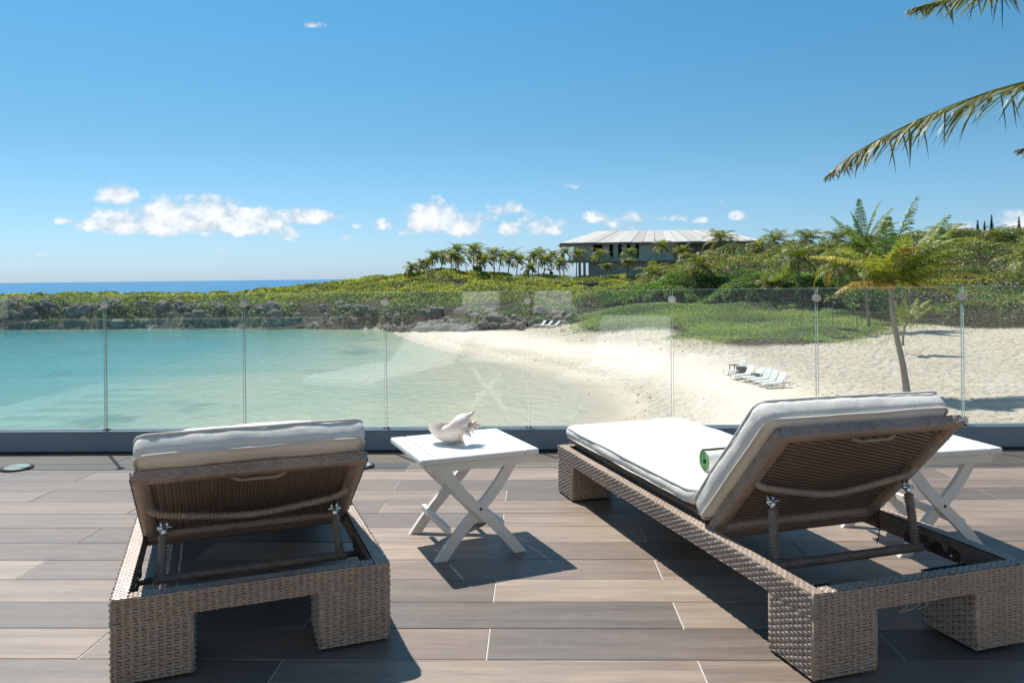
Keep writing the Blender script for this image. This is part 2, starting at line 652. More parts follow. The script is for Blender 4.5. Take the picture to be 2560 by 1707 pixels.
# ------------------------------------------------------------------ glass balustrade on its kerb
rail = thing('glass_balustrade', 'frameless glass balustrade on a slate blue kerb along the deck edge', 'balustrade', (0, 4.956, 0))
MB().add(*bbox(-14, 14, 0, .115, .012, .135, .003)).build('kerb', M_KERB, rail)
MB().add(*box(-14, 14, .008, .10, 0, .0135)).build('shadow_gap', M_BLACK, rail)
MB().add(*bbox(-14, 14, -.002, .04, .1355, .140, .001, 1)).build('kerb_cap', M_KERBTOP, rail)
MB().add(*bbox(-14, 14, .068, .117, .1355, .140, .001, 1)).build('kerb_cap', M_KERBTOP, rail)
JX = [-4.57 - .905, -4.57, -3.667, -2.762, -1.858, -.946, -.036, .879, 1.787, 2.692, 3.6, 4.5, 5.4]
GT = .014
for a, b in zip(JX[:-1], JX[1:]):
    g0, g1 = a + .0055, b - .0055
    top = 1.008
    mb = MB()
    V, Fc = bbox(g0, g1, .046, .046 + GT, .128, top, .001, 1)
    V = np.array(V)
    # large faces are clear glass, everything round the rim is the ground edge
    for f in Fc:
        c = V[list(f)].mean(0)
        pass
    mb.add(V, [f for f in Fc if abs(V[list(f)][:, 1].max() - V[list(f)][:, 1].min()) < 1e-6], 0)
    mb.n -= len(V)
    mb.v.pop()
    mb.add(V, [f for f in Fc if abs(V[list(f)][:, 1].max() - V[list(f)][:, 1].min()) >= 1e-6], 1)
    mb.build('glass_pane', [M_GLASS, M_GEDGE], rail)


def disc(x, z, y=.046):
    V, Fc = lathe([(.0, 0), (.0215, 0), (.0235, .002), (.0235, .010), (.009, .0105), (.009, .03), (.022, .0305), (.022, .038), (0, .038)], 24)
    V = np.array(V)
    W = np.stack([V[:, 0] + x, V[:, 2] + y - .0105, V[:, 1] + z], 1)
    MB().add(W, Fc).build('clamp_disc', M_STEEL, rail, smooth=False)


for x in JX[2:-3]:
    disc(x + .001, .945)
disc(2.692, .945 - .775)
for x in JX[2:-2]:
    for s in (-1, 1):
        MB().add(*bbox(x + s * .012 - .006, x + s * .012 + .006, .035, .075, .135, .146, .002, 1)).build('pane_wedge', M_RUBBER, rail)

# recessed floor lights
def floor_light(x, y, label):
    t_ = thing('floor_light', label, 'floor light', (x, y, 0), 0, 'round floor lights along the balustrade')
    V, Fc = lathe([(.0, 0), (.086, 0), (.088, .003), (.088, .011), (.084, .013), (.070, .013), (.068, .011), (.0, .011)], 40)
    MB().add(V, Fc).build('rim', M_PLATE, t_)
    V, Fc = lathe([(0, .0111), (.0675, .0111), (.0675, .0138), (.060, .0142), (.0, .0142)], 40)
    MB().add(V, Fc).build('lens', M_LENS, t_)
    for k in range(4):
        a = k * math.pi / 2 + .6
        V, Fc = lathe([(0, .0128), (.004, .0128), (.004, .0150), (0, .0152)], 10)
        MB().add(np.array(V) + np.array([.077 * math.cos(a), .077 * math.sin(a), 0]), Fc).build('screw', M_CHROME, t_)
    return t_


M_LENS = simple('frosted_lens', (.55, .62, .60), .15, 0, .6, var=.15, scale=30)
floor_light(-3.056, 4.568, 'round recessed floor light by the kerb at the far left of the deck')
floor_light(-1.025, 4.578, 'round recessed floor light half hidden behind the left lounger')

# ------------------------------------------------------------------ woven sun loungers
LW, LL, LH = .759, 1.994, .238
LGW, LGD, LGH = .206, .199, .173
RW = .042                # rail width


def dash_tpl(hl, hv, h):
    us = np.array([-1, -.62, 0, .62, 1]) * hl
    hs = np.array([-.5, .75, 1.0, .75, -.5])
    vs = np.array([-1, 0, 1]) * hv
    vp = np.array([.15, 1, .15])
    V = np.array([(u, v, h * (hh * p if hh > 0 else hh)) for u, hh in zip(us, hs) for v, p in zip(vs, vp)])
    Fq = np.array([(i * 3 + j, (i + 1) * 3 + j, (i + 1) * 3 + j + 1, i * 3 + j + 1) for i in range(4) for j in range(2)])
    return V, Fq


def weave(mb, O, eu, ev, en, U, Vh, mask=None, p=.0200, r=.0086, h=.0062, seed=1):
    O, eu, ev, en = [np.array(a, float) for a in (O, eu, ev, en)]
    rs = np.random.RandomState(seed)
    nu, nv = max(1, int(round(U / p))), max(1, int(round(Vh / r)))
    p, r = U / nu, Vh / nv
    I, Kk = np.meshgrid(np.arange(nu), np.arange(nv), indexing='ij')
    cu, cv = (I + .5) * p, (Kk + .5) * r
    ok = np.ones_like(cu, bool) if mask is None else mask(cu, cv)
    par = (I + Kk) % 2 == 0
    for sel, tpl in ((ok & par, dash_tpl(.82 * p, .43 * r, h)), (ok & ~par, None)):
        c = np.stack([cu[sel], cv[sel]], 1)
        if not len(c):
            continue
        if tpl is None:     # the upright stake showing between two passes
            T = np.array([(-.26 * p, -.7 * r, 0), (0, -.7 * r, .0019), (.26 * p, -.7 * r, 0), (-.26 * p, .7 * r, 0), (0, .7 * r, .0019), (.26 * p, .7 * r, 0)])
            Fq = np.array([(0, 1, 4, 3), (1, 2, 5, 4)])
        else:
            T, Fq = tpl
        m = len(T)
        P = np.zeros((len(c), m, 3))
        sc_ = rs.uniform(.85, 1.15, (len(c), 1))
        P[:, :, 0] = np.clip(c[:, None, 0] + T[None, :, 0] * rs.uniform(.95, 1.04, (len(c), 1)), 0, U)
        P[:, :, 1] = np.clip(c[:, None, 1] + T[None, :, 1] + rs.uniform(-.06, .06, (len(c), 1)) * r, 0, Vh)
        P[:, :, 2] = T[None, :, 2] * sc_
        W = O + P[..., 0:1] * eu + P[..., 1:2] * ev + P[..., 2:3] * en
        Fa = (np.arange(len(c)) * m)[:, None, None] + Fq[None]
        if np.dot(np.cross(eu, ev), en) < 0:
            Fa = Fa[:, :, ::-1]
        mb.add(W.reshape(-1, 3), Fa.reshape(-1, 4))


def ribs(mb, O, eu, ev, en, U, Vh, p=.0068, h=.0022, seed=2):
    """upright wrapped strands side by side"""
    O, eu, ev, en = [np.array(a, float) for a in (O, eu, ev, en)]
    rs = np.random.RandomState(seed)
    nu = int(round(U / p))
    p = U / nu
    T = np.array([(-.5, 0, 0), (-.25, 0, .8), (.25, 0, .8), (.5, 0, 0)])
    c = (np.arange(nu) + .5) * p
    P = np.zeros((nu, 8, 3))
    hh = h * rs.uniform(.75, 1.2, nu)
    for j in range(2):
        P[:, j * 4:j * 4 + 4, 0] = c[:, None] + T[None, :, 0] * p + rs.uniform(-.08, .08, (nu, 1)) * p
        P[:, j * 4:j * 4 + 4, 1] = j * Vh
        P[:, j * 4:j * 4 + 4, 2] = T[None, :, 2] * hh[:, None]
    W = O + P[..., 0:1] * eu + P[..., 1:2] * ev + P[..., 2:3] * en
    Fq = np.array([(k, k + 1, k + 5, k + 4) for k in range(3)])
    Fa = ((np.arange(nu) * 8)[:, None, None] + Fq[None]).reshape(-1, 4)
    if np.dot(np.cross(eu, ev), en) < 0:
        Fa = Fa[:, ::-1]
    mb.add(W.reshape(-1, 3), Fa)


def open_weave(mb, U, Vh, p=.0175, r=.0048, amp=.0016, z=0.0, seed=3, gap=.46):
    """continuous strands going over and under the stakes, light shows through the gaps"""
    rs = np.random.RandomState(seed)
    nu, nv = int(U / p), int(Vh / r)
    p, r = U / nu, Vh / nv
    st = np.arange(2 * nu + 1)
    u = st * p / 2
    cs = np.array([(-gap, -.0003), (0, .0009), (gap, -.0003)])
    ph = np.array([0, 1, 0, -1])
    allV = np.zeros((nv, len(st), 3, 3))
    for k in range(nv):
        zz = ph[(st + 2 * (k % 2)) % 4] * amp
        zz = zz + 0.0
        vy = (k + .5) * r + rs.normal(0, .0002, len(st))
        wid = rs.uniform(.92, 1.06)
        for j in range(3):
            allV[k, :, j, 0] = u
            allV[k, :, j, 1] = vy + cs[j, 0] * r * wid
            allV[k, :, j, 2] = z + zz + cs[j, 1] * np.where(zz >= 0, 1, -1)
    ns = len(st)
    kk, ii, jj = np.meshgrid(np.arange(nv), np.arange(ns - 1), np.arange(2), indexing='ij')
    b = (kk * ns + ii) * 3 + jj
    Fa = np.stack([b, b + 3, b + 4, b + 1], -1).reshape(-1, 4)
    mb.add(allV.reshape(-1, 3), Fa)
    for i in range(nu):
        uu = (i + .5) * p
        w_ = .0016
        mb.add([(uu - w_, 0, z), (uu, 0, z + .001), (uu + w_, 0, z), (uu - w_, Vh, z), (uu, Vh, z + .001), (uu + w_, Vh, z)],
               [(0, 1, 4, 3), (1, 2, 5, 4)])


X, Y_, Z = (1, 0, 0), (0, 1, 0), (0, 0, 1)
NX, NY, NZ = (-1, 0, 0), (0, -1, 0), (0, 0, -1)
IN = .002
lmesh = {}
# rails: dark core
mb = MB()
mb.add(*bbox(IN, LW - IN, IN, RW - IN, LGH + IN, LH - IN, .003, 1)).add(*bbox(IN, LW - IN, LL - RW + IN, LL - IN, LGH + IN, LH - IN, .003, 1))
mb.add(*bbox(IN, RW - IN, RW - .001, LL - RW + .001, LGH + IN, LH - IN, .003, 1)).add(*bbox(LW - RW + IN, LW - IN, RW - .001, LL - RW + .001, LGH + IN, LH - IN, .003, 1))
lmesh['frame'] = mb.mesh('frame', M_CORE)
mb = MB()
hh = LH - LGH
weave(mb, (0, 0, LGH), X, Z, NY, LW, hh, seed=11)
weave(mb, (0, LL, LGH), X, Z, Y_, LW, hh, seed=12)
weave(mb, (0, 0, LGH), Y_, Z, NX, LL, hh, seed=13)
weave(mb, (LW, 0, LGH), Y_, Z, X, LL, hh, seed=14)
# top of the rails: strands laid across the edge
weave(mb, (.001, 0, LH), Y_, X, Z, LL, RW - .002, p=.0125, r=.0100, h=.0034, seed=15)
weave(mb, (LW - RW + .001, 0, LH), Y_, X, Z, LL, RW - .002, p=.0125, r=.0100, h=.0034, seed=16)
weave(mb, (RW, .001, LH), X, Y_, Z, LW - 2 * RW, RW - .002, p=.0125, r=.0100, h=.0034, seed=17)
weave(mb, (RW, LL - RW + .001, LH), X, Y_, Z, LW - 2 * RW, RW - .002, p=.0125, r=.0100, h=.0034, seed=18)
# rounded corner canes
for x, y in ((0, 0), (LW, 0), (0, LL), (LW, LL)):
    mb.add(*tube([(x + (.0015 if x == 0 else -.0015), y + (.0015 if y == 0 else -.0015), LGH), (x + (.0015 if x == 0 else -.0015), y + (.0015 if y == 0 else -.0015), LH)], .004, 8))
lmesh['rail_weave'] = mb.mesh('weave', M_CANE, True)
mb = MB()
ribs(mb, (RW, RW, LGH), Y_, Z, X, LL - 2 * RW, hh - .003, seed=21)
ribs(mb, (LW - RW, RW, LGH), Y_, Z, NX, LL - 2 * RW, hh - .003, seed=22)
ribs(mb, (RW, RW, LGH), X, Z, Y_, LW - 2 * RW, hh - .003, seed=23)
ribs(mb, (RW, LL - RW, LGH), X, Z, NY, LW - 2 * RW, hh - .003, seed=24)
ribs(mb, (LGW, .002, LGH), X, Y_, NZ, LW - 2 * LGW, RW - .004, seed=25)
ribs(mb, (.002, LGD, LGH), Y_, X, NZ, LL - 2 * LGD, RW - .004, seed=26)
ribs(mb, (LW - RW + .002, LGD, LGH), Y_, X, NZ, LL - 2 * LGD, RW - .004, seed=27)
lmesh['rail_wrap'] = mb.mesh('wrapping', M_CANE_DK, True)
# legs
for li, (lx, ly) in enumerate(((0, 0), (LW - LGW, 0), (0, LL - LGD), (LW - LGW, LL - LGD))):
    z0 = .008
    lmesh['leg', li] = MB().add(*bbox(lx + IN, lx + LGW - IN, ly + IN, ly + LGD - IN, z0, LGH + .003, .004, 1)).mesh('leg', M_CORE)
    mb = MB()
    hz = LGH - z0
    weave(mb, (lx, ly, z0), X, Z, NY, LGW, hz, seed=31 + li)
    weave(mb, (lx, ly + LGD, z0), X, Z, Y_, LGW, hz, seed=41 + li)
    weave(mb, (lx, ly, z0), Y_, Z, NX, LGD, hz, seed=51 + li)
    weave(mb, (lx + LGW, ly, z0), Y_, Z, X, LGD, hz, seed=61 + li)
    for cx in (lx + .0015, lx + LGW - .0015):
        for cy in (ly + .0015, ly + LGD - .0015):
            mb.add(*tube([(cx, cy, z0 - .001), (cx, cy, LGH)], .0038, 8))
    lmesh['leg_weave', li] = mb.mesh('weave', M_CANE, True)
    V, Fc = lathe([(0, 0), (.05, 0), (.054, .003), (.054, .009), (0, .009)], 20)
    lmesh['foot', li] = MB().add(np.array(V) + np.array([lx + LGW / 2, ly + LGD / 2, 0]), Fc).mesh('foot_pad', M_RUBBER)
# seat panel under the cushion
YH = .61
mb = MB()
open_weave(mb, LW - 2 * RW, LL - RW - YH, p=.02, r=.0075, seed=4)
mb.xform(Matrix.Translation((RW, YH, LH + .022)))
lmesh['seat'] = mb.mesh('seat_weave', M_CANE, True)
lmesh['seat_frame'] = MB().add(*bbox(.07, .095, YH + .06, LL - .07, LH - .03, LH + .034, .004, 1)).mesh('seat_rail', M_CANE_DK)  # dark cane puts the shade below the cushion into the rail's colour
# back rest, local: x across, y up along the panel, z towards the cushion
BW, BL, BB, BT = .68, .575, .048, .036
mb = MB()
for P_ in ([(BB / 2, 0, BT / 2), (BB / 2, BL - .004, BT / 2)], [(BW - BB / 2, 0, BT / 2), (BW - BB / 2, BL - .004, BT / 2)],
           [(0.004, BL - BB * .42, BT / 2), (BW - .004, BL - BB * .42, BT / 2)], [(0.01, BB * .35, BT / 2), (BW - .01, BB * .35, BT / 2)]):
    V, Fc = wrapped(P_, 1.0, .0078, .05, 16)
    V = np.array(V)
    A, D = np.array(P_[0]), np.array(P_[1]) - np.array(P_[0])
    D /= np.linalg.norm(D)
    s_ = np.cross(D, Z)
    rel = V - A
    al = rel @ D
    la = rel @ s_
    up = rel @ np.array(Z)
    wid = BB / 2 if abs(D[1]) > .5 else BB * .42
    th = BT / 2
    # flatten the round rod to a rounded bar
    k = np.maximum((np.abs(la)) ** 4 + (np.abs(up)) ** 4, 1e-9) ** .25
    rad = np.sqrt(la ** 2 + up ** 2)
    la2, up2 = la / k * rad * wid, up / k * rad * th
    mb.add(A + al[:, None] * D + la2[:, None] * s_ + up2[:, None] * np.array(Z), Fc)
lmesh['back_frame'] = mb.mesh('back_frame', M_CANE_MID, True)
mb = MB()
open_weave(mb, BW - 2 * BB + .01, BL - 1.2 * BB, p=.0215, r=.0082, seed=6, amp=.0038, gap=.44)
mb.xform(Matrix.Translation((BB - .005, BB * .4, BT * .55)))
mb.add(*box(BB * .5, BW - BB * .5, BB * .4, BL - BB * .5, BT * .80, BT * .84), 1)  # dark sheet added behind the weave to blacken its gaps
lmesh['back_panel'] = mb.mesh('back_panel', [M_CANE_MID, M_CORE], True)
mb = MB()
weave(mb, (.004, BL, .003), X, Z, Y_, BW - .008, BT - .006, p=.02, r=.010, h=.004, seed=71)
weave(mb, (0, .01, .003), Y_, Z, NX, BL - .012, BT - .006, p=.017, r=.010, h=.0035, seed=72)
weave(mb, (BW, .01, .003), Y_, Z, X, BL - .012, BT - .006, p=.017, r=.010, h=.0035, seed=73)
mb.add(*wrapped([(BW * .36, BL - BB * .95, BT * .2), (BW * .40, BL - BB * 1.02, -.004), (BW * .56, BL - BB * 1.02, -.004), (BW * .60, BL - BB * .95, BT * .2)], .006, .006, .001, 10))
lmesh['back_edge'] = mb.mesh('edge_weave', M_CANE_MID, True)


def backmat(x1, yh, zh, ang):
    c, s = math.cos(ang), math.sin(ang)
    return Matrix(((-1, 0, 0, x1), (0, -c, s, yh), (0, s, c, zh), (0, 0, 0, 1))) @ Matrix.Translation((0, 0, -.032))


def stuff(o):
    o['kind'] = 'stuff'
    return o


def make_lounger(label, pose, ang, bar):
    t_ = thing('sun_lounger', label, 'sun lounger', (pose[0], pose[1], 0), pose[2], 'woven sun loungers on the deck')
    fr = link('frame', lmesh['frame'], t_)
    stuff(link('weave', lmesh['rail_weave'], fr))
    stuff(link('wrapping', lmesh['rail_wrap'], fr))
    for li in range(4):
        l_ = link('leg', lmesh['leg', li], t_)
        stuff(link('weave', lmesh['leg_weave', li], l_))
        link('foot_pad', lmesh['foot', li], l_)
    stuff(link('seat_weave', lmesh['seat'], t_))
    link('seat_rail', lmesh['seat_frame'], t_)
    link('seat_rail', lmesh['seat_frame'], t_).location.x = LW - .165
    M = backmat(LW / 2 + BW / 2, YH, LH - .004, ang)
    bk = link('backrest', lmesh['back_frame'], t_)
    bk.matrix_local = M
    stuff(link('back_panel', lmesh['back_panel'], bk))
    stuff(link('edge_weave', lmesh['back_edge'], bk))
    # hinge beam between the rails
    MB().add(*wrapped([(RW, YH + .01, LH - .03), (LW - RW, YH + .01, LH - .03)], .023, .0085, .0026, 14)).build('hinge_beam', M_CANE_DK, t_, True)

    def bp(x, s, n):       # point given on the back panel
        return np.array(M @ Vector((x, s, n)))
    s0 = .305
    MB().add(*wrapped(spline([bp(.03, s0 + .012, .006), bp(.07, s0 + .006, -.014), bp(.16, s0 - .015, -.022), bp(.34, s0 - .052, -.026), bp(.52, s0 - .015, -.022), bp(.61, s0 + .006, -.014), bp(.65, s0 + .012, .006)], 8),
                      .0115, .0098, .0028, 12)).build('curved_bar', M_CANE_MID, t_, True)
    by, bz = bar
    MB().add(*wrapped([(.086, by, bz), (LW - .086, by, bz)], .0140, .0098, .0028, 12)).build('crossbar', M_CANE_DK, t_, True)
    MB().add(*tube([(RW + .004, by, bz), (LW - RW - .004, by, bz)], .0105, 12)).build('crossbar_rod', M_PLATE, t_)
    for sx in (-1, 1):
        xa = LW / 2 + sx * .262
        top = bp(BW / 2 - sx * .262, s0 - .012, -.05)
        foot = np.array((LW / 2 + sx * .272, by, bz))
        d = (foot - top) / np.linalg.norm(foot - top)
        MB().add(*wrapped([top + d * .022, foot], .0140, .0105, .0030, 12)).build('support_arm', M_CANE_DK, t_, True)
        hook = bp(BW / 2 - sx * .262, s0 - .008, -.018)
        mbx = MB()
        for e in (-.0085, .0085):
            off = np.array((e, 0, 0))
            mbx.add(*tube([hook + off, top + d * .012 + off], [.004, .0048], 8))
        mbx.add(*tube([top + np.array((-.021, 0, 0)), top + np.array((.021, 0, 0))], .0062, 10))
        mbx.add(*tube([top - d * .006, top + d * .03], .0088, 10))
        mbx.build('clevis', M_CHROME, t_, True)
        # notched plate on the inside of the rail
        xin = (LW - RW - .006) if sx > 0 else (RW + .002)
        zt = LH - .028
        prof = [(-.115, zt - .042), (-.115, zt - .012), (-.1, zt)]
        for yy in (-.06, .0, .06):
            prof += [(yy - .016, zt), (yy - .008, zt - .024), (yy + .008, zt - .024), (yy + .02, zt)]
        prof += [(.10, zt), (.115, zt - .012), (.115, zt - .042)]
        V = [(xin, by + a, b) for a, b in prof] + [(xin + .004, by + a, b) for a, b in prof]
        k = len(prof)
        Fc = [tuple(range(k - 1, -1, -1)), tuple(range(k, 2 * k))] + [(i, (i + 1) % k, k + (i + 1) % k, k + i) for i in range(k)]
        pl = MB().add(V, Fc).build('notched_plate', M_PLATE, t_)
        for yy in (-.085, .032):
            V, Fc = lathe([(0, 0), (.0055, 0), (.0045, .002), (0, .0026)], 12)
            V = np.array(V)
            xx = xin - .0001 if sx > 0 else xin + .0041
            MB().add(np.stack([xx - sx * V[:, 2], V[:, 0] + by + yy, V[:, 1] + zt - .028], 1), Fc).build('bolt', M_CHROME, pl)
    return t_, M


POSE_L = (-1.148, 2.093, .3894)
POSE_R = (.743, 2.131, .3166)
loungerL, ML = make_lounger('grey woven sun lounger on the left with its backrest low', POSE_L, R(33.5), (.265, .186))
loungerR, MR = make_lounger('grey woven sun lounger on the right with its backrest raised steeply', POSE_R, R(45.5), (.325, .190))
# loose ends of cane
MB().add(*tube(spline([(.33, .03, LGH), (.335, .03, LGH - .02), (.30, .02, LGH - .028), (.36, .025, LGH - .024), (.40, .03, LGH)]), .0022, 6)) \
    .add(*tube(spline([(.40, .02, LGH), (.395, .02, LGH - .022), (.36, .015, LGH - .024)]), .0022, 6)).build('loose_cane', M_CANE, loungerR, True)
MB().add(*tube(spline([(LW - RW - .004, .565, LH + .004), (LW - RW - .014, .55, LH - .05), (LW - RW - .02, .545, LH - .09), (LW - RW - .016, .56, LH - .115)]), .0018, 6)) \
    .add(*tube(spline([(LW - RW - .004, .60, LH + .004), (LW - RW - .014, .55, LH - .06), (LW - RW - .022, .55, LH - .105)]), .0018, 6)).build('cable_tie', M_RUBBER, loungerR, True)


# ------------------------------------------------------------------ cushions
def pad(U, Vh, T, r=.035, seed=0, dent=.006, puff=.012):
    nu, nv, nt = 44, 64, 12
    bm_v = {}
    Vs, Fs = [], []

    def grid(fn, na, nb):
        base = len(Vs)
        for a in range(na + 1):
            for b in range(nb + 1):
                Vs.append(fn(a / na, b / nb))
        for a in range(na):
            for b in range(nb):
                i = base + a * (nb + 1) + b
                Fs.append((i, i + nb + 1, i + nb + 2, i + 1))
    grid(lambda a, b: (a * U, b * Vh, T), nu, nv)
    grid(lambda a, b: (b * U, a * Vh, 0), nv, nu)
    grid(lambda a, b: (a * U, 0, b * T), nu, nt)
    grid(lambda a, b: (b * U, Vh, a * T), nt, nu)
    grid(lambda a, b: (0, b * Vh, a * T), nt, nv)
    grid(lambda a, b: (U, a * Vh, b * T), nv, nt)
    P = np.array(Vs, float)
    c = np.stack([np.clip(P[:, 0], r, U - r), np.clip(P[:, 1], r, Vh - r), np.clip(P[:, 2], min(r, T / 2 - .001), max(T - r, T / 2 + .001))], 1)
    d = P - c
    l = np.linalg.norm(d, axis=1)
    l[l == 0] = 1
    rz = min(r, T / 2 - .001)
    Q = c + d / l[:, None] * np.array([r, r, rz])
    # softness: crown on the faces, bulging sides, slight wrinkles
    fx = 1 - (2 * Q[:, 0] / U - 1) ** 4
    fy = 1 - (2 * Q[:, 1] / Vh - 1) ** 4
    top = (Q[:, 2] / T - .5) * 2
    Q[:, 2] += puff * fx * fy * np.clip(top, 0, 1) - puff * .3 * fx * fy * np.clip(-top, 0, 1)
    side = np.clip(1 - (2 * Q[:, 2] / T - 1) ** 2, 0, 1)
    Q[:, 0] += .007 * side * np.sign(Q[:, 0] - U / 2) * (np.abs(2 * Q[:, 0] / U - 1) > .9)
    Q[:, 1] += .007 * side * np.sign(Q[:, 1] - Vh / 2) * (np.abs(2 * Q[:, 1] / Vh - 1) > .94)
    for i in range(len(Q)):
        q = Q[i]
        k = mnoise.noise(Vector((q[0] * 5 + seed * 7.3, q[1] * 5, q[2] * 9)))
        k2 = mnoise.noise(Vector((q[0] * 17 + seed * 3.1, q[1] * 17, q[2] * 14 + 5)))
        k3 = mnoise.noise(Vector((q[0] * 40, q[1] * 9 + seed, q[2] * 30)))
        n_ = d[i] / l[i]
        Q[i] = q + n_ * (dent * k + dent * .45 * k2 + dent * .18 * k3)
    mb = MB().add(Q, np.array(Fs))
    # piping follows the two seams
    pips = []
    for zz in (T - .014, .014):
        pth = []
        rr = r
        for cx, cy, a0 in ((U - rr, rr, -90), (U - rr, Vh - rr, 0), (rr, Vh - rr, 90), (rr, rr, 180)):
            for q in range(7):
                a = R(a0 + q * 15)
                pth.append((cx + (rr + .0015) * math.cos(a), cy + (rr + .0015) * math.sin(a), zz))
        pth.append(pth[0])
        pth = resample(pth, .02)
        for i, q in enumerate(pth):
            k = mnoise.noise(Vector((q[0] * 5 + seed * 7.3, q[1] * 5, q[2] * 9)))
            fx1 = 1 - (2 * q[0] / U - 1) ** 4
            q[2] += dent * .8 * k
        pips.append(tube(pth, .0042, 8, cap=False))
    return mb, pips


def cushion(label, pose, M, seat, back, seed):
    t_ = thing('lounger_cushion', label, 'cushion', (pose[0], pose[1], 0), pose[2], 'ivory cushions on the loungers')
    x0, x1, y0, y1, T = seat
    mb, pips = pad(x1 - x0, y1 - y0, T, .04, seed)
    s_ = mb.build('seat_pad', M_FABRIC, t_, True)
    s_.location = (x0, y0, LH + .037)
    for V, Fc in pips:
        MB().add(V, Fc).build('piping', M_PIPING, s_, True)
    bx0, bx1, s0, s1, T = back
    mb, pips = pad(bx1 - bx0, s1 - s0, T, .036, seed + 5)
    b_ = mb.build('back_pad', M_FABRIC, t_, True)
    b_.matrix_local = M @ Matrix.Translation((bx0, s0, BT + .003))
    for V, Fc in pips:
        MB().add(V, Fc).build('piping', M_PIPING, b_, True)
    return t_


# back pad x runs from the right side of the lounger to the left
cushion('ivory cushion on the left lounger, its top overhanging the low backrest', POSE_L, ML, (.105, .772, .70, 1.975, .072), (.012, .668, .02, .635, .092), 1)
cushion('ivory cushion on the right lounger, bent up along the steep backrest', POSE_R, MR, (.032, .695, .70, 1.965, .072), (.03, .71, .02, .588, .094), 2)

# rolled towel in the crook of the right cushion
M_TOWEL_W = simple('white_terry', (.80, .79, .75), .95, var=.05, scale=80, bump=.5, bdist=.002, bscale=900)
M_TOWEL_G = simple('green_terry', (.025, .27, .085), .95, var=.25, scale=200, bump=.5, bdist=.002, bscale=900)
M_TOWEL_T = simple('tan_hem', (.52, .34, .17), .9, var=.15, scale=200)
tw = thing('rolled_towel', 'rolled beach towel with green and tan edges on the right cushion', 'towel', (0, 0, 0), 0)
base = Matrix.Translation((POSE_R[0], POSE_R[1], 0)) @ Matrix.Rotation(POSE_R[2], 4, 'Z')
tw.matrix_world = base @ Matrix.Translation((.17, .845, LH + .116))
nt_, turns, th = 120, 3.2, .0065
A = np.linspace(0, turns * 2 * math.pi, nt_)
rad = .013 + .0098 * A / (2 * math.pi)
cxz = np.stack([rad * np.cos(A) * .92, rad * np.sin(A)], 1)
cxz[:, 1] += .045 - 0
cin = np.stack([(rad - th) * np.cos(A) * .92, (rad - th) * np.sin(A) + .045], 1)
TL = .36


def tsheet(mbx, c, x0, x1, flip=False, mi=0):
    V = [(x0, a, b) for a, b in c] + [(x1, a, b) for a, b in c]
    k = len(c)
    Fc = [(i, i + 1, k + i + 1, k + i) for i in range(k - 1)]
    mbx.add(V, [f[::-1] for f in Fc] if flip else Fc, mi)


mbx = MB()
tsheet(mbx, cxz, 0, TL, False, 0)
tsheet(mbx, cin, 0, TL, True, 1)
mid = cxz * .72 + cin * .28
for x_ in (0, TL):
    V = [(x_, a, b) for a, b in cxz] + [(x_, a, b) for a, b in mid] + [(x_, a, b) for a, b in cin]
    k = nt_
    mbx.add(V, [(i, i + 1, k + i + 1, k + i) for i in range(k - 1)], 2)
    mbx.add(V, [(k + i, k + i + 1, 2 * k + i + 1, 2 * k + i) for i in range(k - 1)], 1)
mbx.build('towel_roll', [M_TOWEL_W, M_TOWEL_G, M_TOWEL_T], tw, False)

# ------------------------------------------------------------------ folding side tables
TWd, TDp, THt = .492, .472, .411


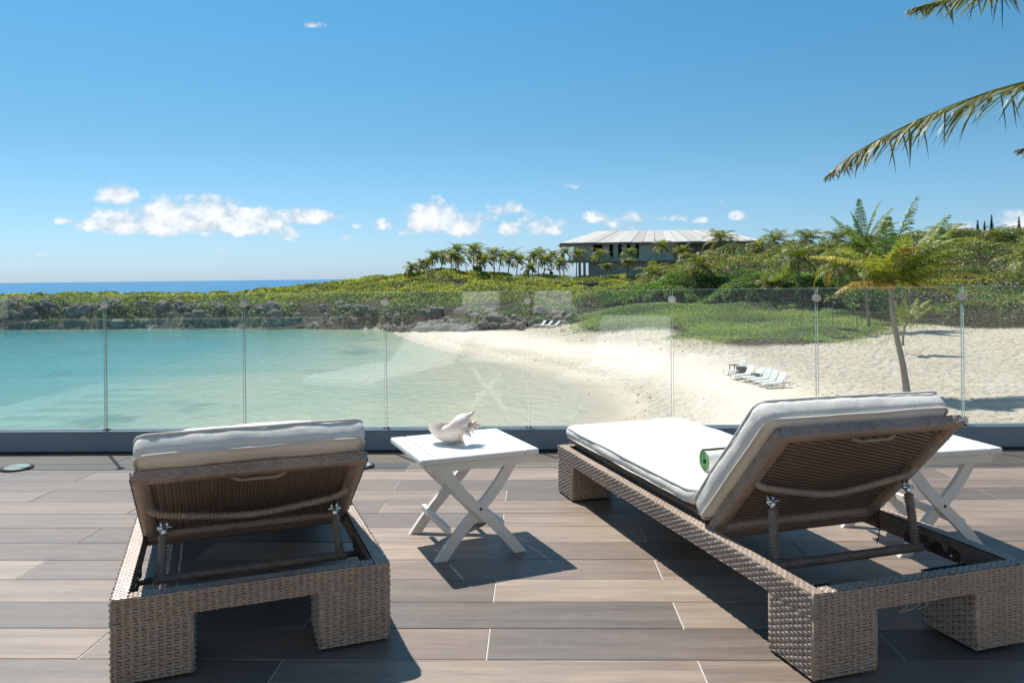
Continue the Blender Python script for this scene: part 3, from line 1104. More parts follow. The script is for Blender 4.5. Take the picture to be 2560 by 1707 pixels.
def make_table(label, pose):
    t_ = thing('side_table', label, 'side table', (pose[0], pose[1], 0), pose[2], 'white folding side tables')
    tk = .024
    z0, z1 = THt - tk, THt
    eb = .062
    MB().add(*bbox(0, eb, 0, TDp, z0, z1, .006, 2)).build('end_board', M_PAINT, t_)
    MB().add(*bbox(TWd - eb, TWd, 0, TDp, z0, z1, .006, 2)).build('end_board', M_PAINT, t_)
    ns = 8
    g = .006
    fb = .052
    MB().add(*bbox(eb + .0022, TWd - eb - .0022, 0.0, fb, z0, z1 - .0006, .003, 1)).build('edge_board', M_PAINT, t_)
    MB().add(*bbox(eb + .0022, TWd - eb - .0022, TDp - fb, TDp, z0, z1 - .0006, .003, 1)).build('edge_board', M_PAINT, t_)
    sp = (TDp - 2 * fb) / (ns - 2)
    for i in range(ns - 2):
        y0 = fb + i * sp
        MB().add(*bbox(eb + .0026, TWd - eb - .0026, y0 + g / 2 + (.001 if i == 0 else 0), y0 + sp - g / 2, z0 + .002, z1 - .0008, .0018, 1)).build('slat', M_PAINT, t_)
    # aprons with rounded lower corners
    for y0 in (.018, TDp - .040):
        prof = [(.028, z0), (.028, z0 - .012)] + [(.050 - .022 * math.cos(R(a)), z0 - .012 - .022 * math.sin(R(a))) for a in (20, 45, 70, 90)]
        prof += [(TWd - x_, z_) for x_, z_ in reversed(prof)]
        k = len(prof)
        V = [(a, y0, b) for a, b in prof] + [(a, y0 + .022, b) for a, b in prof]
        MB().add(V, [tuple(range(k)), tuple(range(2 * k - 1, k - 1, -1))] + [(i, k + i, k + (i + 1) % k, (i + 1) % k) for i in range(k)]).build('apron', M_PAINT, t_)

    def leg(xa, xb, y0, bow):
        """curved leg from (xa, top) to (xb, floor)"""
        n_ = 14
        L_, R_ = [], []
        for i in range(n_ + 1):
            u = i / n_
            x = xa + (xb - xa) * u + bow * math.sin(u * 2 * math.pi) * .5 + bow * .6 * math.sin(u * math.pi)
            z = z0 * (1 - u)
            du = (xb - xa) + bow * math.cos(u * 2 * math.pi) * math.pi + bow * .6 * math.pi * math.cos(u * math.pi)
            dz = -z0
            l = math.hypot(du, dz)
            nx_, nz_ = -dz / l, du / l
            hw = .0205
            zl, zr = z - nz_ * hw, z + nz_ * hw
            if u in (0, 1):      # cut flat at the floor and under the top
                k = hw / (nx_ if nx_ else 1)
                L_.append((x - k, z)); R_.append((x + k, z))
            else:
                L_.append((x - nx_ * hw, min(max(zl, .002), z0))); R_.append((x + nx_ * hw, min(max(zr, .002), z0)))
        V = [(a, y0, b) for a, b in L_] + [(a, y0, b) for a, b in R_] + [(a, y0 + .02, b) for a, b in L_] + [(a, y0 + .02, b) for a, b in R_]
        k = n_ + 1
        Fc = []
        for i in range(n_):
            Fc += [(i, i + 1, k + i + 1, k + i), (2 * k + i, 3 * k + i, 3 * k + i + 1, 2 * k + i + 1), (i, 2 * k + i, 2 * k + i + 1, i + 1), (k + i, k + i + 1, 3 * k + i + 1, 3 * k + i)]
        Fc += [(0, k, 3 * k, 2 * k), (n_, 2 * k + n_, 3 * k + n_, k + n_)]
        MB().add(V, Fc).build('leg', M_PAINT, t_)
    leg(.085, .415, .036 - .0165, -.022)
    leg(.405, .090, .042, .022)
    leg(.085, .415, TDp - .0395, -.022)
    leg(.405, .090, TDp - .0625, .022)
    # stretchers and pivot bolts
    MB().add(*bbox(.118, .138, .062, TDp - .0625, .095, .125, .003, 1)).build('stretcher', M_PAINT, t_)
    MB().add(*bbox(.335, .355, .0395, TDp - .0395, .10, .13, .003, 1)).build('stretcher', M_PAINT, t_)
    for y0, s in ((.0195, -1), (TDp - .0625, -1)):
        V, Fc = lathe([(0, 0), (.006, 0), (.005, .0025), (0, .003)], 12)
        V = np.array(V)
        MB().add(np.stack([V[:, 0] + .247, y0 - V[:, 2], V[:, 1] + .192], 1), Fc).build('bolt', M_PLATE, t_)
    return t_


TP = (-.4297, 2.9597, .4213)
make_table('white slatted folding table between the loungers with a conch on top', TP)
TP2 = (1.354, 3.025, .215)
make_table('white slatted folding table partly hidden behind the right lounger', TP2)


# ------------------------------------------------------------------ conch shell
def conch():
    nth, nph = 260, 34
    turns = 6.2
    V = []
    th = np.linspace(0, turns * 2 * math.pi, nth)
    b = .132
    s = np.exp(b * (th - th[-1]))
    for i, (a, k) in enumerate(zip(th, s)):
        last = np.clip((a - (th[-1] - 1.7)) / 1.7, 0, 1)
        for j in range(nph):
            ph = 2 * math.pi * j / nph
            # whorl section: shouldered at the top, long drawn siphon at the bottom
            cr = .52 + .04 * math.cos(ph)
            rr = k * cr
            x = rr * math.cos(ph)
            y = rr * math.sin(ph)
            if y < 0:
                y *= 1.0 + 1.35 * np.clip((k - .42) / .58, 0, 1)
            # horns on the shoulder
            sp = max(0.0, math.cos(a * 3.9 + .9)) ** 7
            hor = max(0.0, math.cos(ph - .95)) ** 9
            amp = (.60 if k > .25 else .34) * k
            x += amp * sp * hor * 1.05
            y += amp * sp * hor * .62
            # flaring lip
            x += last * k * .38 * max(0.0, math.cos(ph + .25)) ** 2
            if last > 0:
                y += last * k * .12 * math.sin(ph * 3)
            R_ = k * .40 + x
            hz = k * 1.55
            V.append((R_ * math.cos(a), R_ * math.sin(a), y - hz))
    V = np.array(V)
    i, j = np.meshgrid(np.arange(nth - 1), np.arange(nph), indexing='ij')
    j2 = (j + 1) % nph
    Fa = np.stack([i * nph + j, i * nph + j2, (i + 1) * nph + j2, (i + 1) * nph + j], -1).reshape(-1, 4)
    return V, Fa, th


def mat_shell():
    m, t, out = newmat('conch_shell')
    co = t.coord('Object')
    n = t.noise(co, 26, 6, .65, .7)
    n2 = t.noise(co, 75, 5, .6)
    c = t.ramp(t.math('ADD', t.math('MULTIPLY', n, .75), t.math('MULTIPLY', n2, .25)), [(.3, (.80, .62, .52)), (.48, (.86, .77, .69)), (.62, (.74, .52, .42)), (.75, (.85, .75, .67))])
    b = principled(t, out, c, .45, 0, .45, t.bump(t.math('ADD', n2, n), .5, .004))
    return m


M_SHELL = mat_shell()
V, Fa, th = conch()
Lz = V[:, 2].max() - V[:, 2].min()
V = V * (.215 / Lz)
V -= (V.max(0) + V.min(0)) / 2
sh = MB().add(V, Fa).build('conch_shell', M_SHELL, None, True)
tag(sh, 'large spiny cream conch shell lying on the slatted table', 'shell')
Mt = Matrix.Translation((TP[0], TP[1], 0)) @ Matrix.Rotation(TP[2], 4, 'Z')
SHELL_ROT = Matrix.Rotation(R(-14), 4, 'Z') @ Matrix.Rotation(R(96), 4, 'Y') @ Matrix.Rotation(R(-15), 4, 'Z')
V3 = V @ np.array(SHELL_ROT)[:3, :3].T
lo, hi = V3.min(0), V3.max(0)
sh.matrix_world = Mt @ Matrix.Translation((.215 - (lo[0] + hi[0]) / 2, .225 - (lo[1] + hi[1]) / 2, THt - lo[2] - .004)) @ SHELL_ROT

# thin dark stick lying on the second table
Mt2 = Matrix.Translation((TP2[0], TP2[1], 0)) @ Matrix.Rotation(TP2[2], 4, 'Z')
st = MB().add(*tube([(.17, .21, THt + .004), (.25, .20, THt + .007), (.262, .192, THt + .004)], [.003, .0034, .002], 8)).add(*tube([(.16, .165, THt + .004), (.215, .17, THt + .004)], .003, 8)).build('dark_stick', M_RUBBER, None, True)
st.matrix_world = Mt2
tag(st, 'thin dark stick lying on the table behind the right lounger', 'stick')

# ------------------------------------------------------------------ the bay: shoreline, terrain, sea
WZ = -6.1                # water level below the deck
SHORE_ROCK = [(-420, 761), (-150, 759), (0, 759), (120, 757), (232, 758), (330, 755), (430, 757), (520, 754), (620, 757), (700, 754), (790, 757), (860, 755), (905, 758)]
SHORE_BEACH = [(905, 766), (940, 784), (1010, 806), (1080, 822), (1150, 840), (1240, 864), (1300, 886), (1335, 915), (1347, 942), (1318, 960), (1290, 985), (1275, 1040), (1265, 1300), (1260, 2200)]
poly = [tuple(at(x, y, WZ)[:2]) for x, y in SHORE_ROCK] + [tuple(at(x, y, WZ)[:2]) for x, y in SHORE_BEACH]
nrock = len(SHORE_ROCK)
poly += [(60, 4), (420, 4), (420, 520), (120, 360), (30, 300), (-10, 250), (-50, 215), (-110, 200), (-200, 195), (-330, 185)]
poly = np.array(poly)


def shore(Px, Py):
    """signed distance to the shoreline (positive on land) and whether the nearest piece is rock or ocean side"""
    Px, Py = np.asarray(Px, float), np.asarray(Py, float)
    best = np.full(Px.shape, 1e9)
    kind = np.zeros(Px.shape, int)
    inside = np.zeros(Px.shape, bool)
    n = len(poly)
    for i in range(n):
        a, b = poly[i], poly[(i + 1) % n]
        d = b - a
        t_ = np.clip(((Px - a[0]) * d[0] + (Py - a[1]) * d[1]) / (d @ d), 0, 1)
        q = np.hypot(Px - a[0] - t_ * d[0], Py - a[1] - t_ * d[1])
        k = 1 if i < nrock - 1 else (0 if i < nrock + len(SHORE_BEACH) - 1 else 2)
        m = q < best
        best = np.where(m, q, best)
        kind = np.where(m, k, kind)
        c = ((a[1] > Py) != (b[1] > Py))
        with np.errstate(divide='ignore', invalid='ignore'):
            xi = (b[0] - a[0]) * (Py - a[1]) / (b[1] - a[1] + 1e-12) + a[0]
        inside ^= c & (Px < xi)
    return np.where(inside, best, -best), kind


VT = 1.0                 # mean thickness of the scrub, kept out of the ground itself
S = lambda x, y, z: tuple(at(x, y, z))
D = lambda x, y, d, lower=VT: tuple(np.array(atd(x, y, d)) - np.array((0, 0, lower)))
CTRL = [S(1400, 1100, -5.9), S(1500, 930, -5.75), S(1700, 900, -5.6), S(1760, 885, -5.6), S(2085, 895, -5.55), S(2300, 930, -5.6), S(2300, 850, -5.35), S(2500, 850, -5.3), S(2500, 1000, -5.6),
        S(1450, 800, -5.55), S(1300, 772, -5.6), S(1200, 760, -5.65), S(2000, 830, -5.25), S(1800, 820, -5.2), S(1600, 815, -5.25), S(1400, 772, -5.3), S(1100, 780, -5.8), S(1300, 820, -5.85),
        S(1350, 762, -5.0), S(1450, 754, -4.7), S(1589, 780, -4.7), S(1722, 793, -4.75), S(1870, 789, -4.7), S(2000, 768, -4.6),
        D(1400, 712, 98, .4), D(1500, 705, 95, .4), D(1650, 706, 92, .4), D(1800, 702, 90, .4), D(1950, 715, 84, .4), D(2060, 747, 78, 0), D(2118, 747, 78, 0), D(2190, 754, 74, 0), D(2352, 757, 72, 0), D(2600, 760, 68, 0),
        D(1560, 670, 105), D(1750, 650, 100), D(1900, 650, 97), D(2100, 660, 92), D(2300, 660, 86), D(2550, 660, 80),
        D(1600, 622, 118), D(1700, 590, 116), D(1850, 578, 114), D(2000, 575, 114), D(2150, 570, 112), D(2260, 553, 105), D(2352, 552, 100), D(2550, 550, 96),
        D(1850, 590, 160), D(2000, 590, 160), D(2300, 580, 150), D(2600, 580, 150), D(1700, 625, 165, 0), D(1450, 642, 165, 0), D(1350, 642, 168, 0), D(1250, 642, 170, 0), D(1600, 640, 180, 0), D(1900, 620, 220),
        D(990, 620, 152), D(1050, 617, 150), D(1105, 640, 148), D(1200, 642, 146), D(1300, 645, 144), D(1400, 652, 140), D(1500, 655, 128),
        D(1000, 690, 117, .6), D(1100, 690, 112, .6), D(1200, 692, 108, .6), D(1270, 705, 106, .6), D(1320, 728, 104, .3),
        D(620, 692, 121, .6), D(720, 692, 120, .6), D(850, 692, 119, .6), D(930, 690, 118, .6), D(540, 694, 122, .6),
        D(620, 658, 172), D(700, 654, 168), D(800, 641, 162), D(870, 635, 158), D(930, 632, 155), D(1150, 655, 132), D(900, 660, 140), D(760, 665, 150), D(1000, 655, 135),
        D(-200, 692, 122, .6), D(0, 690, 122, .6), D(120, 690, 122, .6), D(235, 691, 122, .6), D(330, 692, 122, .6), D(430, 693, 122, .6),
        D(-200, 682, 148, 1.9), D(0, 682, 148, 1.9), D(70, 680, 150, 1.9), D(140, 666, 154, 1.9), D(190, 663, 156, 1.9), D(270, 662, 158, 1.9), D(330, 666, 160, 1.9), D(370, 675, 165, 1.9), D(450, 675, 170, 1.9), D(550, 670, 168, 1.9), D(600, 665, 168, 1.9),
        (-60, 205, -5.2), (-120, 192, -5.2), (-200, 188, -5.2), (-10, 245, -4.6), (80, 330, -2), (300, 400, 0), (200, 200, 3), (200, 100, 2), (120, 60, -3), (120, 20, -5)]
CTRL = np.array(CTRL)


def rbf_fit(C):
    r = np.hypot(C[:, None, 0] - C[None, :, 0], C[:, None, 1] - C[None, :, 1])
    A = -r + np.eye(len(C)) * .8
    n = len(C)
    B = np.zeros((n + 1, n + 1))
    B[:n, :n] = A
    B[:n, n] = B[n, :n] = 1
    return np.linalg.solve(B, np.append(C[:, 2], 0))


RW_ = rbf_fit(CTRL)


def ground(Px, Py):
    Px, Py = np.asarray(Px, float), np.asarray(Py, float)
    sh_ = Px.shape
    x, y = Px.ravel(), Py.ravel()
    z = np.full(x.shape, RW_[-1])
    for c, wgt in zip(CTRL, RW_[:-1]):
        z -= wgt * np.hypot(x - c[0], y - c[1])
    d, k = shore(x, y)
    Dk = np.where(k == 1, 2.2, np.where(k == 0, 14.0, 12.0))
    s_ = np.clip(d / Dk, 0, 1)
    s_ = np.where(k == 1, s_ ** .6, s_)
    zl = WZ + np.maximum(z - WZ, .12 * s_) * s_
    zw = WZ - np.minimum(-d * .05, 2.5) - .02
    z = np.where(d > 0, zl, zw)
    return z.reshape(sh_)


SANDP = np.array([(880, 757), (1000, 763), (1150, 757), (1250, 748), (1318, 741), (1329, 760), (1360, 764), (1407, 764), (1457, 755), (1538, 750), (1557, 761), (1589, 781), (1640, 786), (1679, 791), (1722, 795), (1794, 791),
                  (1866, 790), (1913, 788), (1970, 779), (2042, 757), (2060, 747), (2118, 747), (2190, 754), (2352, 757), (2900, 770), (2900, 3000), (500, 3000), (800, 757)], float)
BUSHL = [(1318, 735), (1400, 708), (1500, 702), (1560, 695), (1700, 697), (1850, 697), (1950, 712), (2042, 745), (2120, 747), (2190, 752), (2352, 756), (2800, 760)]


def in_poly(P, u, v):
    ins = np.zeros(u.shape, bool)
    for i in range(len(P)):
        a, b = P[i], P[(i + 1) % len(P)]
        c = ((a[1] > v) != (b[1] > v))
        xi = (b[0] - a[0]) * (v - a[1]) / (b[1] - a[1] + 1e-12) + a[0]
        ins ^= c & (u < xi)
    return ins


def survey(x, y, z):
    """survey position of world points"""
    z = z - CH
    c, s = math.cos(YAW), math.sin(YAW)
    xc = c * x + s * y
    yc = np.maximum(-s * x + c * y, .5)
    u = F * xc / yc
    v = -F * z / yc
    cr, sr = math.cos(ROLL), math.sin(ROLL)
    return (1280 + cr * u + sr * v) / K, (Y0 - sr * u + cr * v) / K, yc


# zones of the ground, fixed once on a map grid
GX, GY = np.arange(-330, 170, 1.25), np.arange(18, 420, 1.25)
gx, gy = np.meshgrid(GX, GY, indexing='ij')
gz = ground(gx, gy)
gd, gk = shore(gx, gy)
gu, gv, gdep = survey(gx, gy, gz)
g_sand = (in_poly(SANDP, gu, gv) & (gdep < 112)) | (gdep < 40)
bl = np.interp(gu, [p[0] for p in BUSHL], [p[1] for p in BUSHL])
g_creep = (~g_sand) & (gdep < 110) & (gv > bl) & (gu > 1300) & (gd > 0)
g_build = (gdep > 161) & (gu > 1180) & (gu < 1760) & (gdep < 205)
g_cliff = (gv > 699) & (gu < 1325) & (gd > 0) & (~g_sand)
g_bush = (~g_sand) & (~g_creep) & (gd > 1.2) & (~g_build) & (~g_cliff)


def sample_grid(A, x, y):
    i = np.clip(((x - GX[0]) / 1.25), 0, len(GX) - 1.001)
    j = np.clip(((y - GY[0]) / 1.25), 0, len(GY) - 1.001)
    i0, j0 = i.astype(int), j.astype(int)
    fi, fj = i - i0, j - j0
    return A[i0, j0] * (1 - fi) * (1 - fj) + A[i0 + 1, j0] * fi * (1 - fj) + A[i0, j0 + 1] * (1 - fi) * fj + A[i0 + 1, j0 + 1] * fi * fj


# soften the zone masks
def soft(A, n=1):
    A = A.astype(float)
    for _ in range(n):
        A = (A + np.roll(A, 1, 0) + np.roll(A, -1, 0) + np.roll(A, 1, 1) + np.roll(A, -1, 1)) / 5
    return A


sandy = soft(g_sand, 2)
wet = np.clip(1 - gd / 5.0, 0, 1) * (gk == 0)
rs = np.random.RandomState(8)
band_ = np.exp(-((gd - 9.5) / 4.2) ** 2) * (gk == 0)
relief = np.zeros_like(gz)
for sc_, am in ((9, .12), (4, .06), (2.2, .035)):
    A = rs.normal(0, 1, (int(500 / sc_) + 3, int(402 / sc_) + 3))
    i = (gx - GX[0]) / sc_
    j = (gy - GY[0]) / sc_
    i0, j0 = i.astype(int), j.astype(int)
    fi, fj = i - i0, j - j0
    fi, fj = fi * fi * (3 - 2 * fi), fj * fj * (3 - 2 * fj)
    relief += am * (A[i0, j0] * (1 - fi) * (1 - fj) + A[i0 + 1, j0] * fi * (1 - fj) + A[i0, j0 + 1] * (1 - fi) * fj + A[i0 + 1, j0 + 1] * fi * fj)
gz2 = gz + relief * np.clip(gd / 8, 0, 1) * np.where(gk == 0, 1, .5)


def on_sand(x, y):
    """point of the ground seen at a survey position"""
    r = ray(x * K, y * K)
    t_ = np.arange(26, 200, .05)
    zz = CH + r.z * t_
    hit = np.argmax(zz < sample_grid(gz2, r.x * t_, r.y * t_))
    return np.array((r.x * t_[hit], r.y * t_[hit], zz[hit]))


def grid_faces(ni, nj):
    i, j = np.meshgrid(np.arange(ni - 1), np.arange(nj - 1), indexing='ij')
    b = i * nj + j
    return np.stack([b, b + nj, b + nj + 1, b + 1], -1).reshape(-1, 4)


def mat_ground():
    m, t, out = newmat('sand_and_soil')
    geo = t.node('ShaderNodeNewGeometry').outputs['Position']
    a = t.node('ShaderNodeAttribute', attribute_name='sandy').outputs['Fac']
    wt = t.node('ShaderNodeAttribute', attribute_name='wet').outputs['Fac']
    n1 = t.noise(geo, .35, 5, .6)
    n2 = t.noise(geo, 2.6, 6, .7, .4)
    n3 = t.noise(geo, 14, 3, .6)
    sand = t.mix(t.maprange(n1, .3, .7), (.70, .56, .43), (.82, .68, .555))
    sand = t.mix(t.maprange(n2, .52, .70, 0, .42), sand, (.45, .34, .23))
    n4 = t.noise(geo, 1.1, 5, .7, .8)
    sand = t.mix(t.maprange(n4, .45, .65, 0, .26), sand, (.40, .30, .20))
    deb = t.maprange(t.noise(geo, 5.5, 4, .75), .665, .70, 0, .55)
    sand = t.mix(deb, sand, (.17, .125, .085))
    bd = t.node('ShaderNodeAttribute', attribute_name='band').outputs['Fac']
    sand = t.mix(t.math('MULTIPLY', bd, .85), sand, (.80, .68, .565))
    sand = t.mix(t.math('MULTIPLY', t.maprange(wt, .25, .8, 0, 1, True), .75), sand, (.43, .35, .25))
    soil = t.mix(t.maprange(n2, .35, .65), (.045, .040, .026), (.10, .085, .055))
    c = t.mix(t.maprange(a, .25, .7), soil, sand)
    h = t.math('ADD', t.math('ADD', t.math('MULTIPLY', n2, .7), n4), t.math('MULTIPLY', n3, .22))
    vo = t.node('ShaderNodeTexVoronoi', feature='SMOOTH_F1')
    t.link(geo, vo.inputs['Vector'])
    vo.inputs['Scale'].default_value = 1.9
    h = t.math('ADD', h, t.math('MULTIPLY', t.maprange(vo.outputs['Distance'], .1, .45), .45))
    dry = t.math('MULTIPLY', t.math('SUBTRACT', 1.0, t.maprange(wt, .2, .7)), t.math('MULTIPLY_ADD', bd, -.8, 1.0))
    b = t.node('ShaderNodeBump')
    t.val(b.inputs['Strength'], t.math('MULTIPLY_ADD', dry, .75, .08))
    b.inputs['Distance'].default_value = .55
    t.link(h, b.inputs['Height'])
    principled(t, out, c, t.maprange(wt, .3, .9, .95, .45), 0, .25, b.outputs[0])
    return m


M_GROUND = mat_ground()
P = np.stack([gx, gy, gz2], -1).reshape(-1, 3)
mbx = MB().add(P, grid_faces(len(GX), len(GY)))
struct(mbx.build('ground', M_GROUND, None, True, {'sandy': sandy.ravel(), 'wet': wet.ravel(), 'band': band_.ravel()}))
# the land goes on beyond the surveyed piece
far_land = MB().add([(168, 10, -3), (3000, 10, 2), (3000, 3000, 12), (900, 3000, 12), (168, 420, 1)], [(0, 1, 2, 3, 4)]).build('inland', M_GROUND)
struct(far_land)

# sea, polar mesh reaching the horizon
RAD = np.concatenate([np.arange(22, 130, 1.6), np.geomspace(131, 330, 70), np.geomspace(345, 40000, 60)])
AZ = np.radians(np.linspace(-100, 62, 330))
ra, aa = np.meshgrid(RAD, AZ, indexing='ij')
sx, sy = ra * np.sin(aa), ra * np.cos(aa)
sd, sk = shore(sx, sy)
offshore = np.clip(-sd, 0, 1e5)
db = np.full(sx.shape, 1e9)
for i in range(nrock - 4, nrock + len(SHORE_BEACH) - 3):
    a, b = poly[i], poly[i + 1]
    d = b - a
    t_ = np.clip(((sx - a[0]) * d[0] + (sy - a[1]) * d[1]) / (d @ d), 0, 1)
    q = np.hypot(sx - a[0] - t_ * d[0], sy - a[1] - t_ * d[1])
    if i < nrock - 2:
        q = q * 2.0 + 5
    db = np.minimum(db, q)
ocean = np.clip((sy - 196) / 20, 0, 1)
depth = np.clip(db / 95, 0, 1.0) * .78 + .30 * np.clip(-(sx + 6) / 30, 0, 1) * np.clip((sy - 30) / 50, .3, 1)
foam = np.exp(-((offshore - 9) / 5.0) ** 2) * ocean * (sk == 2)
lap = .8 * np.exp(-((offshore - .35) / .35) ** 2) * (sk == 0)


def mat_sea():
    m, t, out = newmat('sea_water')
    geo = t.node('ShaderNodeNewGeometry').outputs['Position']
    dp = t.node('ShaderNodeAttribute', attribute_name='depth').outputs['Fac']
    oc = t.node('ShaderNodeAttribute', attribute_name='ocean').outputs['Fac']
    fo = t.node('ShaderNodeAttribute', attribute_name='foam').outputs['Fac']
    lp_ = t.node('ShaderNodeAttribute', attribute_name='lap').outputs['Fac']
    patch = t.noise(geo, .055, 4, .55, .3)
    dd = t.math('ADD', dp, t.math('MULTIPLY', t.math('SUBTRACT', patch, .5), .26))
    c = t.ramp(dd, [(.0, (.62, .51, .35)), (.06, (.55, .50, .33)), (.16, (.40, .44, .285)), (.30, (.20, .35, .26)), (.48, (.07, .29, .28)), (.75, (.016, .215, .245)), (1.0, (.006, .13, .165))])
    # weed beds on the bottom
    weed = t.maprange(t.noise(geo, .085, 4, .6, .5), .585, .66, 0, .55)
    weed = t.math('MULTIPLY', weed, t.math('MULTIPLY', t.maprange(dd, .1, .2), t.maprange(dd, .6, .45)))
    c = t.mix(weed, c, (.06, .14, .12))
    c = t.mix(oc, c, (.018, .15, .31))
    c = t.mix(t.maprange(t.math('MULTIPLY', fo, t.noise(geo, .22, 4, .7)), .22, .4), c, (.75, .78, .78))
    c = t.mix(t.maprange(t.math('MULTIPLY', lp_, t.noise(geo, 1.1, 4, .7)), .3, .5, 0, .7), c, (.72, .70, .64))
    mp = t.node('ShaderNodeMapping')
    mp.inputs['Scale'].default_value = (1, .55, 1)
    mp.inputs['Rotation'].default_value = (0, 0, .35)
    t.link(geo, mp.inputs[0])
    w1 = t.noise(mp.outputs[0], 1.35, 4, .62, .25)
    w2 = t.noise(mp.outputs[0], .22, 3, .5)
    hgt = t.math('ADD', w1, t.math('MULTIPLY', w2, t.math('MULTIPLY_ADD', oc, 3.5, .6)))
    b = t.node('ShaderNodeBump')
    b.inputs['Strength'].default_value = .85
    b.inputs['Distance'].default_value = .22
    t.link(hgt, b.inputs['Height'])
    principled(t, out, c, t.maprange(oc, 0, 1, .16, .3), 0, t.maprange(oc, 0, 1, .28, .18), b.outputs[0])
    return m


M_SEA = mat_sea()
P = np.stack([sx, sy, np.full(sx.shape, WZ) - np.maximum(ra - 5000, 0) ** 2 / 2 / 6.37e6], -1).reshape(-1, 3)
FF = grid_faces(len(RAD), len(AZ))
struct(MB().add(P, FF).build('sea', M_SEA, None, True, {'depth': depth.ravel(), 'ocean': ocean.ravel(), 'foam': foam.ravel(), 'lap': lap.ravel()}))


# ------------------------------------------------------------------ rocky shore
def mat_rock():
    m, t, out = newmat('coral_rock')
    geo = t.node('ShaderNodeNewGeometry').outputs['Position']
    n1 = t.noise(geo, .9, 6, .7, .4)
    n2 = t.noise(geo, 3.2, 6, .75)
    c = t.ramp(t.math('ADD', t.math('MULTIPLY', n1, .6), t.math('MULTIPLY', n2, .4)), [(.35, (.10, .09, .078)), (.5, (.24, .205, .165)), (.62, (.40, .335, .255)), (.72, (.20, .175, .145))])
    principled(t, out, c, .9, 0, .2, t.bump(t.math('ADD', n1, n2), .9, .35))
    return m


M_ROCK = mat_rock()
bm = bmesh.new()
bmesh.ops.create_icosphere(bm, subdivisions=2, radius=1)
ICO_V = np.array([v.co for v in bm.verts])
bm.verts.index_update()
ICO_F = np.array([[v.index for v in f.verts] for f in bm.faces])
bm.free()
rr_ = random.Random(31)
mbx = MB()
BACK = [(900, 757), (960, 758), (1040, 756), (1110, 752), (1180, 749), (1250, 743), (1310, 737)]
lines = [(poly[i], poly[i + 1], 1.0) for i in range(nrock - 1)]
bk = [on_sand(x, y + 3)[:2] for x, y in BACK]
lines += [(p, q, 0.0) for p, q in zip(bk[:-1], bk[1:])]
for a, b, coast in lines:
    L = np.linalg.norm(b - a)
    nrm = np.array([-(b[1] - a[1]), b[0] - a[0]]) / L       # inland
    pm_ = (a + b) / 2 + nrm * 2
    if coast and shore(np.array([pm_[0]]), np.array([pm_[1]]))[0][0] < 0:
        nrm = -nrm
    k = int(L / (.30 if coast else .13))
    for q in range(k):
        p = a + (b - a) * ((q + rr_.random()) / k)
        tier = rr_.random()                                  # low at the water's edge, higher further in
        pp = p + nrm * (tier * 5.0 - .5)
        s_ = rr_.uniform(.25, .7) if rr_.random() < .85 else rr_.uniform(.7, 1.2)
        if not coast:
            pp = p + nrm * (tier * 7 - .6)
        zc = max(WZ, float(ground(np.array([pp[0]]), np.array([pp[1]]))[0])) + rr_.uniform(-.4, .35)
        V = ICO_V.copy()
        off = Vector((rr_.uniform(-99, 99), rr_.uniform(-99, 99), 0))
        V *= np.array([1 + .42 * mnoise.noise(Vector(v) * 1.3 + off) + .25 * mnoise.noise(Vector(v) * 3.1 + off) for v in V])[:, None]
        mbx.add(V * np.array([s_ * rr_.uniform(.8, 1.3), s_, s_ * rr_.uniform(.6, 1.0)]) + np.array([pp[0], pp[1], zc]), ICO_F)
struct(mbx.build('rocky_shore', M_ROCK, None, False))


# ------------------------------------------------------------------ scrub, creeper
def mat_leaf(name, trans=.35, gloss=.12, rough=.45):
    m, t, out = newmat(name)
    a = t.node('ShaderNodeAttribute', attribute_name='tint').outputs['Color']
    df = t.node('ShaderNodeBsdfDiffuse')
    t.link(a, df.inputs[0])
    tr = t.node('ShaderNodeBsdfTranslucent')
    t.link(t.mix(1.0, a, (1.25, 1.2, .55), 'MULTIPLY'), tr.inputs[0])
    gl = t.node('ShaderNodeBsdfGlossy')
    gl.inputs['Roughness'].default_value = rough
    gl.inputs['Color'].default_value = (.8, .8, .8, 1)
    m1 = t.node('ShaderNodeMixShader')
    m1.inputs[0].default_value = trans
    t.link(df.outputs[0], m1.inputs[1])
    t.link(tr.outputs[0], m1.inputs[2])
    m2 = t.node('ShaderNodeMixShader')
    m2.inputs[0].default_value = gloss
    t.link(m1.outputs[0], m2.inputs[1])
    t.link(gl.outputs[0], m2.inputs[2])
    t.link(m2.outputs[0], out.inputs[0])
    return m


M_LEAF = mat_leaf('seagrape_leaf', .42, .03)
M_CREEP = mat_leaf('creeper_leaf', .42, .02)
M_PALM = mat_leaf('palm_leaf', .5, .05)

# mounds of the scrub
env = np.zeros_like(gz)
rb = np.random.RandomState(77)
cand = np.argwhere(g_bush & (gdep < 260) & (np.abs(gu - 1176) < 1500))
pick = cand[rb.rand(len(cand)) < .17]
for (i, j) in pick:
    x, y = GX[i] + rb.uniform(-.6, .6), GY[j] + rb.uniform(-.6, .6)
    rad = rb.uniform(1.6, 3.9) * (1.0 if gu[i, j] > 1450 else .85)
    hgt = rad * rb.uniform(.55, .95) * (1.0 if gu[i, j] > 1500 else .55)
    i0, i1 = max(0, i - 4), min(len(GX), i + 5)
    j0, j1 = max(0, j - 4), min(len(GY), j + 5)
    q = ((gx[i0:i1, j0:j1] - x) ** 2 + (gy[i0:i1, j0:j1] - y) ** 2) / rad ** 2
    env[i0:i1, j0:j1] = np.maximum(env[i0:i1, j0:j1], hgt * np.sqrt(np.clip(1 - q, 0, 1)))
envs = np.maximum(env, soft(env, 1) * .6) * np.clip(soft(g_bush, 1) * 1.4, 0, 1)
hollow = np.clip(envs / 1.1, .12, 1)
SURF = gz2 + envs
sgx, sgy = np.gradient(SURF, 1.25)


